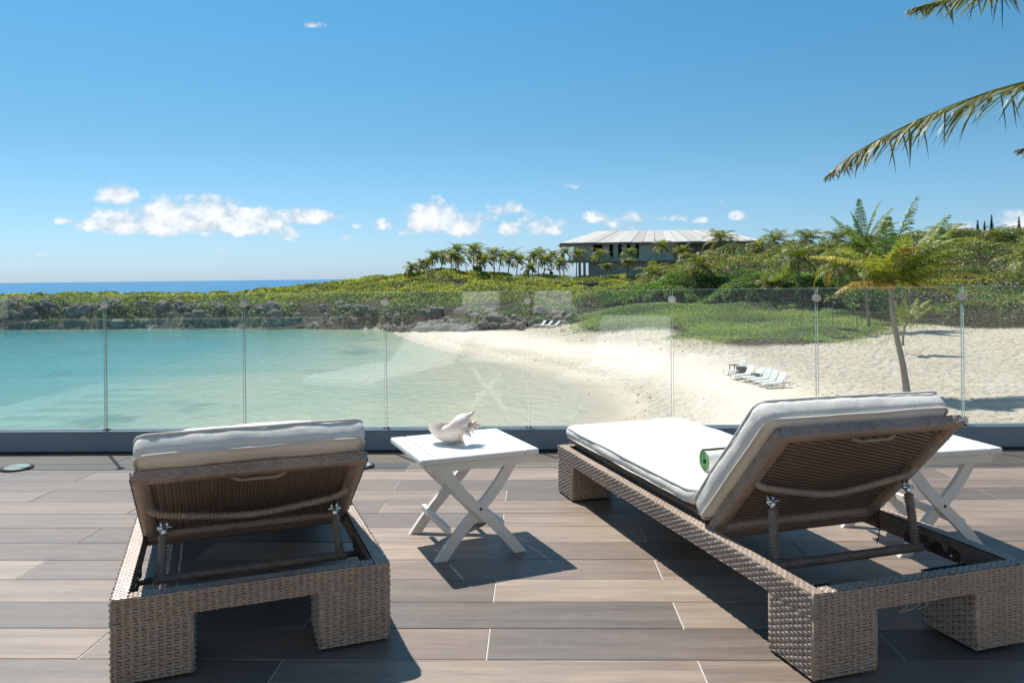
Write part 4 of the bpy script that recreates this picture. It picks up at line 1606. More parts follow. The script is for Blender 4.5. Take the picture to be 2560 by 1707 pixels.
def leaves(mask, count, size, palette, weights, zoff, spread, seed, lift=None, mat=None, name='scrub', near_pow=1.6, jit=.75, clump=None):
    r_ = np.random.RandomState(seed)
    cells = np.argwhere(mask)
    dep = gdep[cells[:, 0], cells[:, 1]]
    # steep faces turned to the view carry more leaves
    slope = np.sqrt(1 + sgx[cells[:, 0], cells[:, 1]] ** 2 + sgy[cells[:, 0], cells[:, 1]] ** 2)
    wgt = slope / dep ** near_pow
    if mat is None:
        wgt = wgt * hollow[cells[:, 0], cells[:, 1]]
    if clump is not None:
        wgt = wgt * clump[cells[:, 0], cells[:, 1]]
    idx = r_.choice(len(cells), count, p=wgt / wgt.sum())
    c = cells[idx]
    x = GX[c[:, 0]] + r_.uniform(-.63, .63, count)
    y = GY[c[:, 1]] + r_.uniform(-.63, .63, count)
    z = sample_grid(SURF, x, y) + zoff - np.abs(r_.normal(0, spread, count)) + r_.normal(0, spread * .25, count)
    n = np.stack([-sample_grid(sgx, x, y), -sample_grid(sgy, x, y), np.ones(count)], 1)
    n += r_.normal(0, jit, (count, 3))
    n /= np.linalg.norm(n, axis=1)[:, None]
    a = np.cross(n, r_.normal(0, 1, (count, 3)))
    a /= np.linalg.norm(a, axis=1)[:, None]
    b = np.cross(n, a)
    s_ = size * r_.uniform(.6, 1.35, count) * (sample_grid(gdep, x, y) / 90) ** .6
    o = np.stack([x, y, z], 1)
    A, B = a * s_[:, None], b * s_[:, None] * .8
    V = np.stack([o - A, o - B * .9 + n * s_[:, None] * .15, o + A, o + B * .9 + n * s_[:, None] * .15], 1).reshape(-1, 3)
    Fa = (np.arange(count) * 4)[:, None] + np.arange(4)[None]
    # colour drifts from bush to bush
    fld = np.array(palette)
    k = r_.choice(len(fld), count, p=np.array(weights) / sum(weights))
    col = fld[k]
    drift = np.sin(x * .45 + 1.3 * np.sin(y * .31)) * .5 + np.sin(y * .6 + x * .17 + 2 * np.sin(x * .11)) * .5
    col = col * (1 + .34 * drift)[:, None] * np.stack([1 + .10 * drift, np.ones(count), 1 - .15 * drift], 1)
    col = np.clip(col * np.array((2.35, 2.65, 2.7)) * r_.uniform(.8, 1.2, (count, 1)), .004, .6)
    mb = MB().add(V, Fa)
    o_ = mb.build(name, mat or M_LEAF, None, False, {'tint': np.repeat(col, 4, 0)})
    return o_


vis = (gdep < 250) & (gu > -160) & (gu < 2560)
hill = g_bush & vis & (gu > 1440) & (gdep < 150)
tag(leaves(hill, 105000, .135, [(.060, .095, .022), (.095, .125, .03), (.15, .135, .045), (.16, .10, .06), (.085, .058, .038), (.035, .06, .016)], [3.4, 3.2, 2.2, 2.0, 2, 2.6], .12, .28, 1, name='seagrape_thicket'),
    'thick seagrape scrub with brown and green leaves covering the slope on the right', 'scrub', kind='stuff')
headl = g_bush & vis & (gu <= 1440) & (gu > 640) & (gdep < 200)
tag(leaves(headl, 62000, .15, [(.105, .125, .022), (.155, .155, .030), (.20, .17, .04), (.055, .08, .018), (.15, .10, .045)], [3, 3, 2.2, 2.6, 1.2], .1, .22, 2, name='headland_scrub', near_pow=1.2),
    'low yellow-green scrub covering the headland beyond the bay', 'scrub', kind='stuff')
point = g_bush & (gu <= 640) & (gdep < 200) & (gu > -160)
tag(leaves(point, 30000, .19, [(.11, .125, .022), (.165, .155, .03), (.21, .175, .04), (.055, .08, .018)], [3, 3, 2, 2.4], .1, .25, 3, name='point_scrub', near_pow=.8),
    'green scrub on the far low point in front of the open sea', 'scrub', kind='stuff')
cl_up = g_cliff & vis & (gv < 744) & (np.sin(gx * .23 + 1.7 * np.sin(gy * .2)) + np.sin(gx * .61) * .6 > -.5)
tag(leaves(cl_up, 24000, .15, [(.075, .105, .022), (.12, .135, .03), (.04, .06, .016)], [3, 2.4, 2.6], .55, .3, 6, name='cliff_scrub', near_pow=1.0, mat=M_LEAF),
    'green scrub hanging over the top of the dark rocky bank across the bay', 'scrub', kind='stuff')
crp0 = g_creep & vis
edge_w = soft(crp0, 10)
crp = (edge_w > .02) & (gd > 3) & vis & (~g_bush)
patchy = .5 + 1.6 * relief / .15
env_c = .28 * soft(crp0, 3) * (.4 + .6 * np.clip(patchy, 0, 1.3))
SURF_keep = SURF
SURF = gz2 + env_c + .10 * np.abs(np.sin(gx * 1.7) * np.cos(gy * 1.4)) * crp
tag(leaves(crp, 80000, .085, [(.085, .125, .036), (.12, .15, .050), (.15, .165, .062), (.05, .08, .024), (.17, .15, .085)], [3, 3, 2, 2, 1.4], .05, .08, 4, mat=M_CREEP, name='beach_creeper', jit=.6, clump=np.clip(edge_w * 1.1, 0, 1) ** 1.6 * np.where(edge_w > .93, .55 + .45 * np.clip(patchy, 0, 1), .06 + 1.0 * (patchy + edge_w > 1.05))),
    'bright green creeping plants spreading over the upper sand', 'ground cover', kind='stuff')
# taller green seagrape along the back edge of the creeper
edge = g_bush & vis & (gdep < 112) & (gu > 1380) & (gu < 2060) & (gv > bl - 34)
SURF = SURF_keep
tag(leaves(edge, 26000, .13, [(.055, .095, .022), (.085, .12, .03), (.035, .065, .015)], [3, 3, 2.6], .18, .22, 5, mat=M_CREEP, name='seagrape_hedge'),
    'dense bright green bushes behind the creeping plants on the sand', 'bushes', kind='stuff')


# ------------------------------------------------------------------ palms
def frond(path, leafL, nleaf, rs_, tint, tip, width=.045, hang=.45, wind=(.25, 0, 0), t0=.10, rr0=.03, broken=0.0, fwd=.55, side=1.0, taper=.4):
    """one pinnate leaf: rachis along the path, leaflets on both sides; returns V, faces, colours"""
    P, T, N, B = frames(path)
    m = len(P)
    Vs, Fs, Cs = [], [], []
    V, Fc = tube(P, np.linspace(rr0, rr0 * .15, m), 5)
    Vs.append(V)
    Fs += [tuple(f) for f in Fc]
    rc = np.array(tint) * .5 + np.array((.30, .26, .08)) * .5
    Cs.append(np.repeat(rc[None], len(V), 0))
    n0 = len(V)
    tt = np.linspace(t0, .995, nleaf)
    wind = np.array(wind)
    for t_ in tt:
        f = t_ * (m - 1)
        i = min(int(f), m - 2)
        w_ = f - i
        p = P[i] * (1 - w_) + P[i + 1] * w_
        tg = T[i] * (1 - w_) + T[i + 1] * w_
        up = np.array((0, 0, 1.0))
        s_ = np.cross(tg, up)
        if np.linalg.norm(s_) < .15:
            s_ = np.cross(tg, np.array((0, 1.0, 0)))
        s_ /= np.linalg.norm(s_)
        u_ = np.cross(s_, tg)
        ll = leafL * (.45 + .55 * math.sin(math.pi * min(1, t_ * .85 + .15))) * (1 - taper * t_ ** 3)
        for sd_ in (-1, 1):
            if rs_.rand() < .04:
                continue
            d = tg * (fwd + .35 * t_) + s_ * sd_ * side * rs_.uniform(.75, 1.0) + u_ * rs_.uniform(.05, .35) - up * hang * rs_.uniform(.4, .9) + wind * rs_.uniform(.4, 1.2)
            d /= np.linalg.norm(d)
            l_ = ll * rs_.uniform(.85, 1.1)
            dd = d - up * hang * .75 + wind * .3
            dd /= np.linalg.norm(dd)
            q1 = p + d * l_ * .5
            brk = rs_.rand() < broken
            if brk:
                dd = np.array((rs_.normal(0, .25), rs_.normal(0, .25), -1.0))
                dd /= np.linalg.norm(dd)
            q2 = q1 + dd * l_ * .3
            dd2 = dd - up * hang * .5
            dd2 /= np.linalg.norm(dd2)
            q3 = q2 + dd2 * l_ * .24
            wv = tg - d * np.dot(tg, d)
            wv = wv / (np.linalg.norm(wv) + 1e-9)
            wv = wv + u_ * rs_.uniform(-.5, .5)
            wv /= np.linalg.norm(wv)
            hw = width * .5
            Vs.append(np.array([p - wv * hw * .5, p + wv * hw * .5, q1 - wv * hw, q1 + wv * hw, q2 - wv * hw * .7, q2 + wv * hw * .7, q3]))
            Fs += [(n0, n0 + 2, n0 + 3, n0 + 1), (n0 + 2, n0 + 4, n0 + 5, n0 + 3), (n0 + 4, n0 + 6, n0 + 5)]
            k = rs_.uniform(.7, 1.3)
            a = np.array(tint) * k
            b = np.array(tip) * rs_.uniform(.7, 1.2)
            mixk = t_ ** 2 * .55
            c0 = a * (1 - mixk) + b * mixk
            c1 = c0 * .6 + b * .4
            if brk:
                c1 = np.array((.20, .16, .11)) * rs_.uniform(.7, 1.3)
            Cs.append(np.array([c0, c0, c0, c0, (c0 + c1) / 2, (c0 + c1) / 2, c1]))
            n0 += 7
    return np.concatenate(Vs), Fs, np.concatenate(Cs)


def arc(c, az, el, L, droop, wind=(0, 0, 0), n=12):
    """leaf stalk leaving the crown and bending over"""
    p = np.array(c, float)
    out = [p.copy()]
    for k in range(n):
        t_ = (k + .5) / n
        e = el - droop * t_ ** 1.25
        d = np.array((math.sin(az) * math.cos(e), math.cos(az) * math.cos(e), math.sin(e))) + np.array(wind) * t_
        d /= np.linalg.norm(d)
        p = p + d * L / n
        out.append(p.copy())
    return np.array(out)


def mat_trunk():
    m, t, out = newmat('palm_trunk')
    co = t.coord('Object')
    wv = t.node('ShaderNodeTexWave')
    wv.bands_direction = 'Z'
    t.link(co, wv.inputs[0])
    wv.inputs['Scale'].default_value = 2.2
    wv.inputs['Distortion'].default_value = 2.5
    wv.inputs['Detail'].default_value = 2
    n = t.noise(co, 9, 5, .65)
    c = t.mix(t.math('MULTIPLY', wv.outputs[1], .6), (.30, .255, .205), (.15, .125, .10))
    c = t.mix(t.maprange(n, .4, .7, 0, .5), c, (.38, .34, .29))
    principled(t, out, c, .9, 0, .2, t.bump(t.math('ADD', n, wv.outputs[1]), .5, .02))
    return m


M_TRUNK = mat_trunk()


def trunk_mesh(path, r0, r1, ring=.11):
    Q = resample(path, ring / 2)
    n = len(Q)
    u = np.linspace(0, 1, n)
    r = r0 + (r1 - r0) * u ** .6 + np.where(np.arange(n) % 2 == 0, .012, -.006) * (r1 / .12) + (r0 * .5) * np.exp(-u * 14)
    return tube(Q, r, 10)


GREENS = [(.17, .24, .045), (.22, .28, .05), (.13, .20, .045), (.27, .28, .05)]
TIPS = [(.20, .17, .03), (.26, .19, .04), (.14, .17, .03)]


def palm_crown(c, L, nf, seed, leafL=None, nleaf=16, wind=(.45, 0, 0), width=.07, old=.2, el_lo=-25, el_hi=80, hang=.4):
    """crown as one mesh for palms in the distance"""
    r_ = np.random.RandomState(seed)
    mb = MB()
    cols = []
    for k in range(nf):
        az_ = k * 2.399 + r_.uniform(-.25, .25)
        q = (k + .5) / nf
        el = R(el_hi - (el_hi - el_lo) * q + r_.uniform(-8, 8))
        dead = q > 1 - old
        ti = np.array((.22, .17, .07)) if dead and r_.rand() < .6 else np.array(GREENS[r_.randint(4)])
        tp = np.array((.26, .18, .07)) if dead else np.array(TIPS[r_.randint(3)])
        pth = arc(c, az_, el, L * r_.uniform(.8, 1.1) * (1 if q > .15 else .75), R(r_.uniform(55, 95)), wind, 8)
        V, Fc, Cc = frond(pth, leafL or L * .30, nleaf, r_, ti, tp, width, hang, tuple(np.array(wind) * .6), rr0=.035)
        mb.add(V, Fc)
        cols.append(Cc)
    # faces were split by size, colours follow the vertices so their order is unchanged
    return mb, np.concatenate(cols)


def far_palm(label, crown, base, d, L, seed, nf=15, group=None, wind=(.5, 0, 0), thick=.12, name='coconut_palm', **kw):
    """palm given by the survey positions of crown and foot at depth d"""
    c = np.array(atd(*crown, d))
    b = np.array(atd(*base, d))
    t_ = thing(name, label, 'palm tree', tuple(b), 0, group)
    c = c - b
    lean = np.array((c[0], 0, 0))
    path = spline([(0, 0, -1.0), (0 + c[0] * .1, 0, c[2] * .3), (c[0] * .55, 0, c[2] * .7), tuple(c)], 6)
    V, Fc = trunk_mesh(path, thick, thick * .7)
    MB().add(V, Fc).build('trunk', M_TRUNK, t_, True)
    mb, cols = palm_crown(c, L, nf, seed, wind=wind, **kw)
    mb.build('crown', M_PALM, t_, False, {'tint': cols})
    return t_


def Z5(zx, zy):          # survey notes taken on enlarged views
    return (863.7 + .3124 * zx, 441 + .3124 * zy)


def Z6(zx, zy):
    return (1506.8 + .3594 * zx, 441 + .3594 * zy)


GROUP_ROW = 'coconut palms in the row on the headland'
row = [(262, 560, 600, 60), (330, 530, 590, 55), (385, 515, 590, 55), (425, 475, 580, 68), (492, 470, 585, 75), (560, 470, 590, 60), (592, 430, 600, 80), (610, 500, 600, 70), (715, 425, 610, 85), (745, 470, 612, 75), (790, 500, 612, 70),
       (862, 455, 612, 80), (925, 470, 612, 72), (990, 480, 615, 85), (1050, 500, 612, 70), (1130, 560, 616, 55), (1160, 470, 612, 70), (1200, 460, 612, 75), (1240, 500, 616, 70), (1290, 470, 610, 65), (1350, 525, 612, 65)]
ROWLAB = {0: 'smallest palm at the left end of the row on the headland', 1: 'second palm from the left end of the row on the headland', 2: 'third palm from the left end of the row on the headland',
          15: 'short low palm among the tall ones in the headland row', 20: 'last palm of the headland row, next to the unfinished house'}
for i, (zx, zy, zb, L) in enumerate(row):
    far_palm(ROWLAB.get(i, 'windblown coconut palm in the dense row on the headland left of the unfinished house'), Z5(zx, zy), Z5(zx - 24 + (i * 37) % 34, zb + 8), 150 + (i * 53) % 22, L * .0277 * 1.45, 100 + i, 20, GROUP_ROW, nleaf=16, width=.13)
GROUP_H = 'palms in front of the unfinished house'
for i, (zx, zy, zb, L, d, lab) in enumerate([
        (1385, 440, 615, 75, 158, 'tall thin palm at the left corner of the unfinished house'),
        (1478, 460, 612, 85, 156, 'leaning palm beside the bare concrete pillars of the unfinished house'),
        (1640, 460, 615, 85, 152, 'palm standing before the wide dark opening of the unfinished house'),
        (1690, 550, 630, 55, 146, 'short palm low in front of the grey wall of the unfinished house'),
        (1858, 450, 610, 75, 150, 'palm before the narrow dark windows of the unfinished house'),
        (1850, 515, 628, 65, 145, 'short yellowish palm below the narrow windows of the unfinished house'),
        (2105, 400, 560, 85, 138, 'palm rising in front of the eave right of the narrow windows'),
        (2250, 430, 570, 85, 135, 'palm in front of the open scaffolded bay of the unfinished house')]):
    far_palm(lab, Z5(zx, zy), Z5(zx - 4, zb), d, L * .0277 * 1.25 * d / 160, 200 + i, 17, GROUP_H, nleaf=16, width=.12)
far_palm('large low bushy palm spreading its fronds below the unfinished house', Z5(2030, 610), Z5(2022, 668), 118, 3.4, 230, 20, GROUP_H, nleaf=20, width=.08, wind=(.3, 0, 0), el_lo=5, el_hi=85, old=.1)
for i, (cr, ba, d, L, lab, kw) in enumerate([
        (Z6(270, 460), Z6(275, 620), 104, 3.0, 'green palm standing in the thicket right of the large bushy palm', {}),
        (Z6(410, 300), Z6(405, 380), 128, 3.0, 'palm rising against the pale hipped roof', {}),
        (Z6(755, 310), Z6(750, 390), 125, 2.9, 'palm on the skyline just right of the hipped roof', {}),
        (Z6(650, 355), Z6(645, 420), 120, 2.2, 'small palm at the right end of the hipped roof', {}),
        (Z6(905, 420), Z6(918, 690), 92, 2.7, 'slim dark palm standing alone in the thicket left of the tallest palms', {}),
        (Z6(745, 605), Z6(740, 660), 94, 2.0, 'low dark green young palm at the foot of the thicket', dict(el_lo=15)),
        (Z6(1180, 470), Z6(1175, 620), 84, 2.8, 'palm half hidden behind the left fronds of the leaning beach palm', {}),
        (Z6(960, 300), Z6(960, 420), 118, 2.7, 'palm on the skyline behind the slim dark palm', {}),
        (Z6(1160, 300), Z6(1165, 420), 115, 2.8, 'palm on the skyline left of the tall twin palms', {}),
        (Z6(1850, 290), Z6(1840, 420), 108, 3.2, 'palm on the skyline right of the leaning beach palm', {}),
        (Z6(2180, 290), Z6(2180, 380), 104, 2.6, 'palm in front of the dark pines at the right', {}),
        (Z6(1130, 700), Z6(1130, 830), 74, 1.1, 'young palm sapling in the green creeper', dict(nf=9, el_lo=20)),
        (Z6(1270, 735), Z6(1285, 815), 72, .9, 'tiny drooping palm sapling beside the tall palm trunk', dict(nf=7))]):
    nf = kw.pop('nf', 17)
    far_palm(lab, cr, ba, d, L * (1.3 if L > 1.5 else 1.0), 300 + i, nf + 4, 'palms scattered through the thicket', nleaf=26, width=.085, hang=.5, thick=.11 if L > 1.5 else .05, **kw)
far_palm('coconut palm cut by the right edge of the picture above the thicket', Z6(2385, 420), Z6(2400, 760), 62, 3.0, 331, 20, nleaf=30, width=.05, wind=(.1, 0, 0))


# the two big palms above the beach, leaf by leaf
def big_palm(label, base, trunk_pts, crown_px, d, fr, seed, base_z=None, r0=.17, leafL=.95, wid=.07, nl=74):
    b = np.array(at(*base, base_z)) if base_z is not None else np.array(atd(*base, d))
    t_ = thing('coconut_palm', label, 'palm tree', tuple(b), 0)
    dep = (b - np.array((0, 0, CH))) @ np.array((-math.sin(YAW), math.cos(YAW), 0))
    pts = [np.array((0, 0, -.6))] + [np.array(atd(*p, dep)) - b for p in trunk_pts] + [np.array(atd(*crown_px, dep)) - b]
    V, Fc = trunk_mesh(spline(pts, 10), r0, r0 * .62)
    MB().add(V, Fc).build('trunk', M_TRUNK, t_, True)
    c = pts[-1]
    r_ = np.random.RandomState(seed)
    for (tip, mid, ddep, col, tipc) in fr:
        tip = (crown_px[0] + (tip[0] - crown_px[0]) * 1.1, crown_px[1] + (tip[1] - crown_px[1]) * 1.1)
        e = np.array(atd(*tip, dep + ddep)) - b
        m_ = np.array(atd(*mid, dep + ddep * .55)) - b
        pth = []
        ctrl = 2 * m_ - .5 * (c + e)
        for k in range(15):
            u = k / 14
            pth.append((1 - u) ** 2 * c + 2 * u * (1 - u) * ctrl + u * u * e)
        V, Fc, Cc = frond(np.array(pth), leafL, nl, r_, col, tipc, wid, .62, (.32, 0, 0), t0=.14, rr0=.05 * leafL)
        MB().add(V, Fc).build('frond', M_PALM, t_, False, {'tint': Cc})
    return t_, c


G1, G2, G3 = (.20, .29, .055), (.28, .35, .06), (.14, .22, .05)
YG, YB, DRY = (.34, .37, .065), (.50, .38, .085), (.46, .36, .18)
mainp, crown_main = big_palm('tall leaning coconut palm on the sand with wind-swept yellow-green fronds', (2085, 897), [(2075, 845), (2060, 775), (2050, 715)], (2046, 648), 45.6, [
    (Z6(1650, 80), Z6(1540, 320), .5, G3, G1), (Z6(1830, 190), Z6(1690, 320), .6, G1, G3), (Z6(1985, 320), Z6(1760, 350), -.4, G2, YG),
    (Z6(1965, 400), Z6(1740, 440), .2, G1, YG), (Z6(2080, 556), Z6(1820, 500), -.5, G2, YB), (Z6(1955, 690), Z6(1720, 575), -.3, YG, YB), (Z6(1040, 425), Z6(1270, 440), -.2, YG, YB),
    (Z6(1180, 635), Z6(1320, 565), -.3, YB, YB), (Z6(1660, 372), Z6(1530, 400), -1.4, YB, DRY), (Z6(1250, 300), Z6(1390, 380), 1.2, G3, G1), (Z6(1880, 250), Z6(1700, 380), 1.5, G2, G1),
    (Z6(1480, 200), Z6(1470, 360), 1.3, G1, G1), (Z6(1860, 470), Z6(1690, 480), -1.8, G2, YG), (Z6(1400, 420), Z6(1440, 480), -1.6, G2, YG),
    (Z6(1590, 300), Z6(1540, 430), -1.9, G1, YG), (Z6(1950, 560), Z6(1740, 540), .9, G1, YB), (Z6(1330, 520), Z6(1410, 530), 1.4, G3, YG), (Z6(1770, 260), Z6(1640, 400), -1.2, G2, YG), (Z6(1900, 380), Z6(1700, 420), 1.6, G2, G1), (Z6(1200, 380), Z6(1360, 430), .9, G2, YG), (Z6(1700, 620), Z6(1600, 570), -1.2, YG, YB), (Z6(1360, 600), Z6(1430, 580), -.9, YB, DRY)], 12, base_z=-5.6, r0=.2)
# coconuts
for k, (dx_, dz_) in enumerate(((-.18, -.15), (.05, -.22), (.2, -.12), (-.45, -.38))):
    V = ICO_V * np.array((.11, .11, .14)) + crown_main + np.array((dx_, -.18 + .05 * k, dz_))
    MB().add(V, ICO_F).build('coconut', simple('coconut_husk', (.33, .22, .06), .6, var=.3, scale=8) if k == 0 else bpy.data.materials['coconut_husk'], mainp, True)
big_palm('taller coconut palm behind the leaning beach palm, crown against the sky', (1996, 741), [(1993, 700), (1988, 640)], (1984, 578), 76, [
    (Z6(1302, 78), Z6(1310, 200), .3, G3, G1), (Z6(1490, 130), Z6(1400, 220), .5, G1, G3), (Z6(1140, 178), Z6(1230, 260), -.3, G1, G3), (Z6(1420, 95), Z6(1360, 210), -.6, G2, G1), (Z6(1190, 330), Z6(1260, 330), .2, G1, YG),
    (Z6(1060, 320), Z6(1190, 330), .5, G3, YG), (Z6(1480, 330), Z6(1410, 320), .3, G1, YG), (Z6(1200, 430), Z6(1270, 380), -.3, YG, YB), (Z6(1450, 250), Z6(1400, 270), -1.0, G2, G1), (Z6(1250, 150), Z6(1290, 250), 1.0, G3, G1),
    (Z6(1360, 470), Z6(1350, 410), -.6, YB, DRY), (Z6(1230, 230), Z6(1280, 290), -1.2, G1, G1), (Z6(1520, 210), Z6(1420, 260), .9, G2, G1)], 13, r0=.16, leafL=.85, wid=.08, nl=60)
small, _ = big_palm('small yellow-green palm growing in the open sand by the thicket', (2073, 775), [(2076, 760)], (2083, 742), 60, [
    (Z6(1590, 700), Z6(1590, 770), .2, YG, YB), (Z6(1740, 705), Z6(1670, 740), .1, YG, YB), (Z6(1750, 745), Z6(1680, 770), -.3, YG, YB), (Z6(1530, 720), Z6(1560, 780), -.2, G2, YG),
    (Z6(1540, 800), Z6(1570, 810), -.3, G2, YG), (Z6(1680, 800), Z6(1650, 800), -.3, YG, YB), (Z6(1660, 700), Z6(1640, 760), .3, G2, YG)], 14, r0=.10, leafL=.5, wid=.085, nl=40)

# palm close to the terrace: its crown hangs into the picture from the right
nb = thing('coconut_palm', 'nearest coconut palm, only its hanging fronds reach in at the upper right', 'palm tree', (9.0, 9.4, -5.5), 0)
NB = np.array((9.0, 9.4, -5.5))
cz = np.array(atd(2760, 150, 9.5)) - NB
V, Fc = trunk_mesh(spline([(0.3, 0, -.5), (.2, 0, 2.5), (.05, 0, 5.5), tuple(cz)], 10), .2, .13)
MB().add(V, Fc).build('trunk', M_TRUNK, nb, True)
r_ = np.random.RandomState(4)
NEAR = [  # survey points along each stalk, depth, colour
    ([(2760, 150), (2560, 150), (2352, 190), (2200, 238), (2060, 300), (1965, 352), (1900, 404)], 9.4, (.17, .19, .05), (.30, .25, .14), .56, .55, .17),
    ([(2760, 150), (2640, 10), (2450, -60), (2300, -40), (2170, 0), (2090, 22)], 9.0, (.16, .21, .05), (.28, .25, .13), .50, .5, .05),
    ([(2760, 150), (2640, 250), (2520, 300), (2400, 330), (2336, 345)], 9.8, (.12, .13, .06), (.26, .22, .16), .32, .5, .1),
    ([(2760, 150), (2600, -60), (2440, -140), (2330, -150)], 10.2, (.09, .13, .03), (.18, .17, .08), .55, .4, .05),
    ([(2760, 150), (2820, -150), (2900, -380)], 9.5, (.08, .13, .03), (.18, .17, .08), .6, .3, .0),
    ([(2760, 150), (3000, 40), (3250, 150)], 9.5, (.08, .13, .03), (.18, .17, .08), .6, .3, .0),
    ([(2760, 150), (2900, 250), (3050, 480)], 9.5, (.08, .13, .03), (.18, .17, .08), .6, .3, .0),
    ([(2760, 150), (2700, 330), (2650, 560)], 9.9, (.14, .14, .04), (.26, .2, .1), .5, .3, .1)]
for pts, d, c0, c1, ll, hang, brk in NEAR:
    pp = [np.array(atd(x, y, d + (9.5 - d) * math.exp(-k * 1.2))) - NB for k, (x, y) in enumerate(pts)]
    V, Fc, Cc = frond(spline(pp, 8), ll * 1.75, 105, r_, c0, c1, .027, hang * 1.0, (-.05, 0, -.12), t0=.08, rr0=.022, broken=brk + .18, fwd=1.0, side=.6, taper=.75)
    MB().add(V, Fc).build('frond', M_PALM, nb, False, {'tint': Cc})
pp = [np.array(atd(2302, y, 9.2)) - NB for y in (-60, -10, 30, 68)]
V, Fc = tube(pp, [.008, .010, .007, .002], 4)
MB().add(V, Fc).build('hanging_leaflet', M_PALM, nb, False, {'tint': np.repeat(np.array([(.11, .13, .04)]), len(V), 0)})

# Norfolk pines on the skyline
M_PINE = mat_leaf('pine_needles', .1, .03)


def pine(x, ytop, ybase, d, seed, label):
    top, b = np.array(atd(x, ytop, d)), np.array(atd(x, ybase, d))
    t_ = thing('norfolk_pine', label, 'pine tree', tuple(b), 0, 'dark pines on the skyline at the right')
    h = top[2] - b[2]
    MB().add(*tube([(0, 0, -2), (0, 0, h)], [.16, .02], 7)).build('trunk', M_TRUNK, t_)
    r_ = np.random.RandomState(seed)
    Vs, Fs, n0 = [], [], 0
    tiers = 26
    for k in range(tiers):
        z = h * (.02 + .98 * k / tiers)
        L = (h * .13) * (1 - k / tiers) ** 1.1 + .07
        for q in range(6):
            a = q * math.pi / 3 + r_.uniform(-.3, .3) + k * .5
            for s_ in np.linspace(.15, 1, 7):
                p = np.array((math.cos(a) * L * s_, math.sin(a) * L * s_, z + .25 * L * s_ ** 2 + r_.normal(0, .03)))
                w_ = (.05 + .08 * (1 - s_ * .5)) * min(1, L * 2)
                u_ = np.array((-math.sin(a), math.cos(a), 0)) * w_
                v_ = np.array((math.cos(a) * .12, math.sin(a) * .12, .10))
                Vs.append(np.array([p - u_ - v_, p + u_ - v_, p + u_ * .6 + v_, p - u_ * .6 + v_]))
                Fs.append((n0, n0 + 1, n0 + 2, n0 + 3))
                n0 += 4
    V = np.concatenate(Vs)
    c = np.array((.022, .045, .032)) * r_.uniform(.7, 1.4, (len(V) // 4, 1))
    MB().add(V, np.array(Fs)).build('crown', M_PINE, t_, False, {'tint': np.repeat(c, 4, 0)})


pine(2246, 505, 560, 150, 1, 'leftmost dark pine of the three on the skyline')
pine(2262, 508, 560, 152, 2, 'short middle dark pine of the three on the skyline')
pine(2278, 492, 560, 148, 3, 'tallest dark pine of the three on the skyline')
pine(2341, 497, 560, 150, 4, 'dark pine at the right edge behind the thicket')

# ------------------------------------------------------------------ tide wrack
rw = np.random.RandomState(21)
cells = np.argwhere((gk == 0) & (gd > .3) & (gd < 26) & (gdep > 30) & (gdep < 110))
lw_ = np.exp(-((gd - 3.2) / .8) ** 2) + .7 * np.exp(-((gd - 15) / 2.0) ** 2) + .10
p_ = lw_[cells[:, 0], cells[:, 1]]
idx = rw.choice(len(cells), 420, p=p_ / p_.sum())
Vs, Fs, Cs = [], [], []
for q, (i, j) in enumerate(cells[idx]):
    x, y = GX[i] + rw.uniform(-.6, .6), GY[j] + rw.uniform(-.6, .6)
    z = float(sample_grid(gz2, np.array([x]), np.array([y]))[0])
    s_ = rw.uniform(.02, .07) if rw.rand() < .93 else rw.uniform(.07, .14)
    a_ = rw.uniform(0, 6.28)
    u_ = np.array((math.cos(a_), math.sin(a_), 0)) * s_ * rw.uniform(1, 2.2)
    v_ = np.array((-math.sin(a_), math.cos(a_), 0)) * s_
    o_ = np.array((x, y, z + .01))
    Vs.append(np.array([o_ - u_, o_ - v_, o_ + u_, o_ + v_, o_ + np.array((0, 0, s_ * .6))]))
    Fs += [(5 * q, 5 * q + 1, 5 * q + 4), (5 * q + 1, 5 * q + 2, 5 * q + 4), (5 * q + 2, 5 * q + 3, 5 * q + 4), (5 * q + 3, 5 * q, 5 * q + 4)]
    Cs.append(np.repeat((np.array((.10, .075, .045)) * rw.uniform(.5, 1.6))[None], 5, 0))
tag(MB().add(np.concatenate(Vs), np.array(Fs)).build('tide_wrack', mat_leaf('dry_wrack', .0, .02), None, False, {'tint': np.concatenate(Cs)}),
    'dark specks of dried seaweed and litter along the tide lines on the sand', 'seaweed', kind='stuff')

# ------------------------------------------------------------------ unfinished house on the rise
def pl(x, y, Yp):
    r = ray(x * K, y * K)
    t_ = Yp / r.y
    return np.array((r.x * t_, Yp, CH + r.z * t_))


YB_ = 172.0


def mat_block():
    m, t, out = newmat('concrete_block')
    co = t.coord('Object')
    sw = t.node('ShaderNodeSeparateXYZ')
    t.link(co, sw.inputs[0])
    cb = t.node('ShaderNodeCombineXYZ')
    t.link(sw.outputs[0], cb.inputs[0])
    t.link(sw.outputs[2], cb.inputs[1])
    bt = t.node('ShaderNodeTexBrick')
    t.link(cb.outputs[0], bt.inputs[0])
    bt.inputs['Scale'].default_value = 1
    bt.inputs['Brick Width'].default_value = .8
    bt.inputs['Row Height'].default_value = .4
    bt.inputs['Mortar Size'].default_value = .035
    bt.inputs['Color1'].default_value = (.66, .57, .44, 1)
    bt.inputs['Color2'].default_value = (.78, .69, .55, 1)
    bt.inputs['Mortar'].default_value = (.34, .30, .25, 1)
    principled(t, out, bt.outputs[0], .9, 0, .2)
    return m


